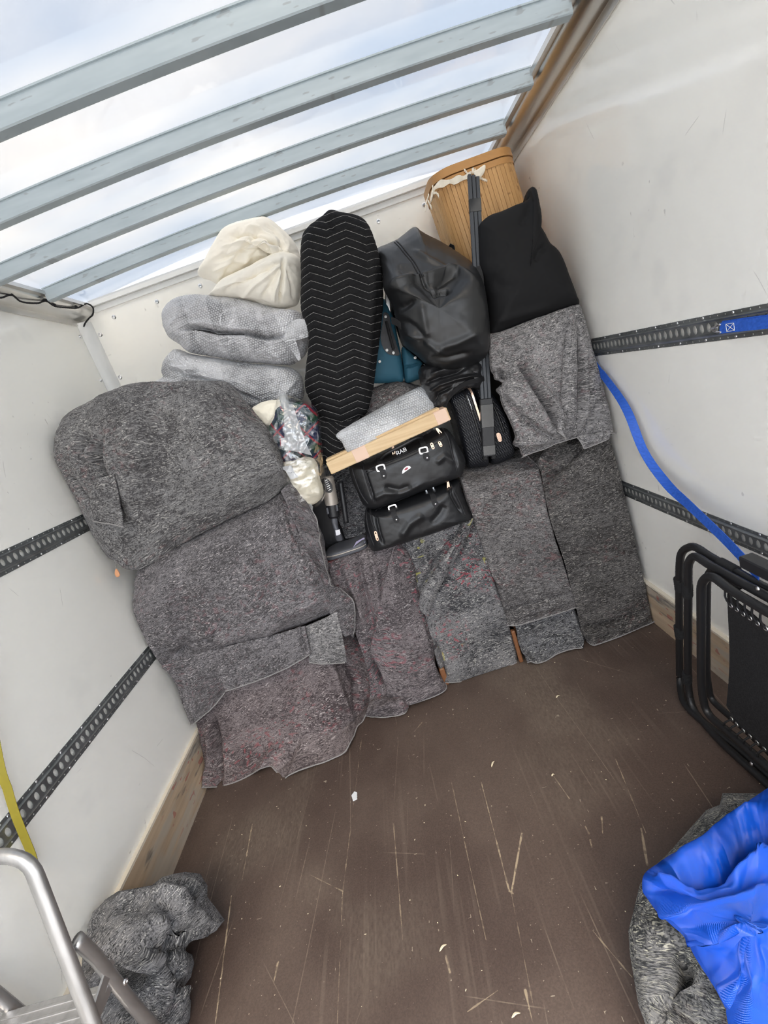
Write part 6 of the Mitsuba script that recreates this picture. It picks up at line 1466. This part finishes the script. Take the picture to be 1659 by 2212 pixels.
scene['blue_film'] = {'type': 'twosided', 'bsdf': {'type': 'bumpmap', 'scale': 0.010, 'texture': proc(tarp_bump, eps=8e-4), 'bsdf': {
    'type': 'principled', 'base_color': proc(tarp_col), 'roughness': 0.20, 'specular': 0.65, 'clearcoat': 0.3}}}
k = thing('blue_plastic_bag', 'large shiny bright blue woven plastic bag lying on the grey blanket at the lower right', 'plastic bag')
part(k, 'shell', turned(blob, outline_c([(1.466,0.723,0.296),(1.51,0.736,0.298),(1.568,0.756,0.284),(1.622,0.776,0.271),(1.688,0.808,0.259),(1.748,0.838,0.243),(1.842,0.879,0.223),(1.983,0.914,0.21),(2.037,0.857,0.179),(1.922,0.727,0.104),(1.764,0.59,0.091),(1.61,0.483,0.107),(1.494,0.487,0.145),(1.502,0.544,0.166),(1.501,0.558,0.179),(1.504,0.579,0.177),(1.499,0.601,0.183),(1.493,0.615,0.199),(1.49,0.628,0.209),(1.49,0.652,0.22),(1.477,0.665,0.234),(1.46,0.689,0.249),(1.453,0.703,0.263),(1.45,0.711,0.276)], 360),
     VIEW_BAG, 0.13, 0.03, p=2.2, rings=110, wr=0.007, wf=(5, 5, 5), seed=102, ridge=0.022, fine=0.003, polar=True, center=(1.608,0.637,0.24), folds=[
    ([(1.5,0.706,0.303),(1.55,0.696,0.297),(1.61,0.705,0.279),(1.675,0.728,0.276),(1.733,0.752,0.276),(1.794,0.766,0.276)], 0.015, -0.085), ([(1.478,0.703,0.298),(1.542,0.686,0.297),(1.599,0.688,0.294),(1.655,0.689,0.289),(1.727,0.689,0.273)], 0.007, 0.034),
    ([(1.6,0.688,0.296),(1.628,0.701,0.298),(1.651,0.704,0.304),(1.695,0.703,0.294)], 0.006, 0.030), ([(1.451,0.709,0.288),(1.489,0.697,0.272),(1.53,0.675,0.262),(1.597,0.663,0.28),(1.669,0.661,0.294)], 0.012, -0.024), ([(1.462,0.689,0.25),(1.526,0.667,0.27),(1.591,0.654,0.284),(1.664,0.657,0.282)], 0.007, 0.018),
    ([(1.49,0.652,0.222),(1.537,0.634,0.26),(1.583,0.625,0.256),(1.629,0.617,0.257)], 0.005, 0.016), ([(1.493,0.63,0.217),(1.534,0.612,0.22),(1.562,0.586,0.192),(1.582,0.571,0.173)], 0.018, -0.012), ([(1.499,0.604,0.196),(1.517,0.583,0.19),(1.518,0.555,0.165),(1.518,0.514,0.163)], 0.014, 0.010),
    ([(1.518,0.718,0.309),(1.6,0.741,0.3),(1.697,0.782,0.279),(1.772,0.814,0.267)], 0.009, 0.018), ([(1.61,0.619,0.229),(1.602,0.598,0.192),(1.589,0.58,0.166)], 0.010, -0.012)]), 'blue_film')

# crumpled blanket at the lower left
k = thing('moving_blanket', 'crumpled grey knitted blanket on the floor behind the step ladder', 'moving blanket')
part(k, 'sheet', keep_in(turned(blob, [(0.288,1.101,0.012),(0.265,1.118,0.043),(0.251,1.129,0.084),(0.259,1.146,0.108),(0.24,1.163,0.137),(0.201,1.167,0.161),(0.171,1.159,0.174),(0.141,1.15,0.184),(0.12,1.128,0.186),(0.092,1.112,0.207),(0.046,1.096,0.235),(0.017,1.076,0.243),(-.009,1.053,0.24),(-.02,1.027,0.225),(-.029,0.999,0.198),(-.036,0.971,0.172),(-.061,0.94,0.14),(-.074,0.906,0.094),(-.06,0.862,0.043),(0.055,0.803,-.008),(0.167,0.799,-.045),(0.233,0.846,-.04),(0.24,0.892,-.023),(0.238,0.918,-.004),(0.207,0.938,-.001),(0.209,0.959,-.001),(0.22,0.979,-.003),(0.228,1.004,0.01),(0.214,1.025,0.014),(0.185,1.036,0.022),(0.2,1.059,0.028),(0.229,1.075,0.006),(0.263,1.087,0.003)],
     VIEW_PILE, 0.14, 0.06, p=2.4, n=420, rings=110, wr=0.030, wf=(11, 11, 11), seed=103, ridge=0.045, grain=0.001, polar=True, center=(0.126,0.985,0.142), folds=[
    ([(0.014,0.99,0.196),(0.075,0.978,0.175),(0.139,0.949,0.132),(0.191,0.945,0.106)], 0.014, 0.028), ([(-.001,0.983,0.172),(0.069,0.963,0.16),(0.126,0.935,0.12),(0.185,0.931,0.095)], 0.014, -0.045), ([(0.192,0.945,0.109),(0.197,0.988,0.11),(0.204,1.034,0.128),(0.171,1.08,0.149)], 0.012, -0.034), ([(0.054,1.082,0.22),(0.119,1.096,0.183),(0.176,1.1,0.146),(0.221,1.104,0.113)], 0.014, 0.024),
    ([(0.127,1.1,0.155),(0.154,1.076,0.14),(0.146,1.062,0.126)], 0.010, -0.018), ([(0.202,1.154,0.149),(0.206,1.138,0.128),(0.229,1.133,0.106)], 0.010, -0.026), ([(0.157,1.129,0.181),(0.191,1.122,0.148),(0.22,1.117,0.124)], 0.010, -0.026), ([(0.185,1.062,0.08),(0.194,1.052,0.042),(0.191,1.029,0.032)], 0.010, -0.026), ([(0.102,0.935,0.125),(0.094,0.904,0.09),(0.115,0.872,0.044)], 0.010, -0.026),
    ([(0.126,0.92,0.104),(0.126,0.893,0.08),(0.129,0.859,0.031)], 0.010, 0.018), ([(0.189,0.981,0.047),(0.199,0.956,0.029),(0.194,0.921,0.017)], 0.010, -0.026), ([(0.219,1.09,0.063),(0.237,1.095,0.038),(0.272,1.102,0.018)], 0.010, 0.014), ([(0.038,1.062,0.226),(0.016,1.026,0.213),(0.005,0.998,0.187)], 0.020, -0.020)])), 'felt_knit_pile')

# aluminium step ladder at the lower left
def alu_col(p, n, uv):
    return mix((0.36, 0.355, 0.35), (0.54, 0.53, 0.525), fbm(p.x * 90, p.z * 14 + p.y * 14, octaves=3))


mat('ladder_aluminium', base_color=proc(alu_col), metallic=0.8, roughness=0.34)
K = thing('step_ladder', 'aluminium folding step ladder with a rounded handle at the lower left', 'step ladder')
rail = rounded([(0.318, 0.560, 0.005), (0.302, 0.668, 0.372), (0.296, 0.752, 0.735), (0.245, 0.762, 0.762), (0.075, 0.762, 0.762), (0.030, 0.752, 0.735), (0.030, 0.668, 0.372), (0.030, 0.560, 0.005)], 0.075, 12)
part(K, 'handle_rail', tube(linear(rail, 120), 0.0165, 16, ref=(0.05, 1, 0.1), flat=0.8), 'ladder_aluminium', smooth=True)
for x0, x1 in ((0.306, 0.262), (0.045, 0.052)):
    q = np.array([(x0, 0.732, 0.535), (x0 - (x0 - x1) * 0.1, 0.745, 0.46), (x0 - (x0 - x1) * 0.5, 0.765, 0.28), (x1, 0.80, 0.005)])
    part(K, 'rear_leg', tube(linear(q, 40), 0.0150, 12, ref=(1, 0, 0), flat=0.72), 'ladder_aluminium', smooth=True)
for z, y in ((0.372, 0.680), (0.20, 0.628)):
    s = part(K, 'step', obox((0.166, y + 0.005, z), (1, 0, 0), (0, 1, 0), (0, 0, 1), (0.128, 0.060, 0.012), 0.004), 'ladder_aluminium')
    for i in range(6):
        part(s, 'ridge', obox((0.166, y - 0.042 + 0.018 * i, z + 0.0125), (1, 0, 0), (0, 1, 0), (0, 0, 1), (0.125, 0.003, 0.0018), 0.001), 'ladder_aluminium')
part(K, 'rivet', rivet_mesh((0.318, 0.752, 0.36), (1, -0.3, 0.2), 0.006, 0.003), 'chrome', smooth=True)
part(K, 'brace', obox((0.300, 0.720, 0.40), (0, 1, 0.2), (1, 0, 0), (0, -0.2, 1), (0.05, 0.003, 0.012), 0.002), 'ladder_aluminium')

# litter on the floor
mat('chip_white', base_color=(0.62, 0.64, 0.66), roughness=0.5)
mat('flake_pale', base_color=(0.60, 0.52, 0.38), roughness=0.8)
solo('paper_chip', trimesh.convex.convex_hull(np.array([(x, y, z) for x, y in ((0.696, 1.437), (0.707, 1.452), (0.718, 1.444), (0.719, 1.414), (0.703, 1.411)) for z in (0.0005, 0.003)])), 'chip_white',
     'small angular white chip lying on the brown floor in front of the left stack', 'paper chip')
rng = random.Random(7)
ms = []
for i in range(110):
    x, y = rng.uniform(0.1, 2.0), rng.uniform(0.55, 1.85)
    s = rng.uniform(0.0008, 0.0022)
    v = trimesh.creation.icosphere(subdivisions=0, radius=1.0)
    a = rng.uniform(0, 3.14)
    v.vertices = v.vertices * [s * rng.uniform(0.8, 2.2), s * 0.7, s * 0.4]
    v.apply_transform(trimesh.transformations.rotation_matrix(a, (0, 0, 1)))
    v.apply_translation((x, y, s * 0.35))
    ms.append(v)
solo('wood_crumbs', cat_(ms), 'flake_pale', 'pale wood crumbs and flakes scattered over the brown floor', 'crumbs', smooth=False, kind='stuff')
for (px, L_, a, lb) in (((1.573,1.621,0.002), 0.010, 0.4, 'pale wood flake on the floor in front of the speckled blanket'), ((1.112,0.714,0.002), 0.011, 0.2, 'yellowish wood flake at the bottom edge of the view'), ((0.967,0.878,0.002), 0.012, 0.5, 'curled pale wood flake in the lower middle of the floor'),
                        ((1.239,1.393,0.002), 0.014, 0.9, 'brownish wood splinter on the floor right of the white chip'), ((1.419,1.278,0.002), 0.006, 0.3, 'small white flake on the floor at the head of a curved scratch')):
    c_ = A(*px)
    q = curve([c_ + A(-L_ * math.cos(a), -L_ * math.sin(a), 0), c_ + A(0, 0.002, 0.003), c_ + A(L_ * math.cos(a), L_ * math.sin(a), 0)], 8)
    solo('wood_flake', tube(q, np.array([0.0008, 0.002, 0.003, 0.0032, 0.003, 0.0026, 0.0018, 0.0006]), 6, flat=0.5), 'flake_pale', lb, 'wood flake', 'wood flakes on the floor')
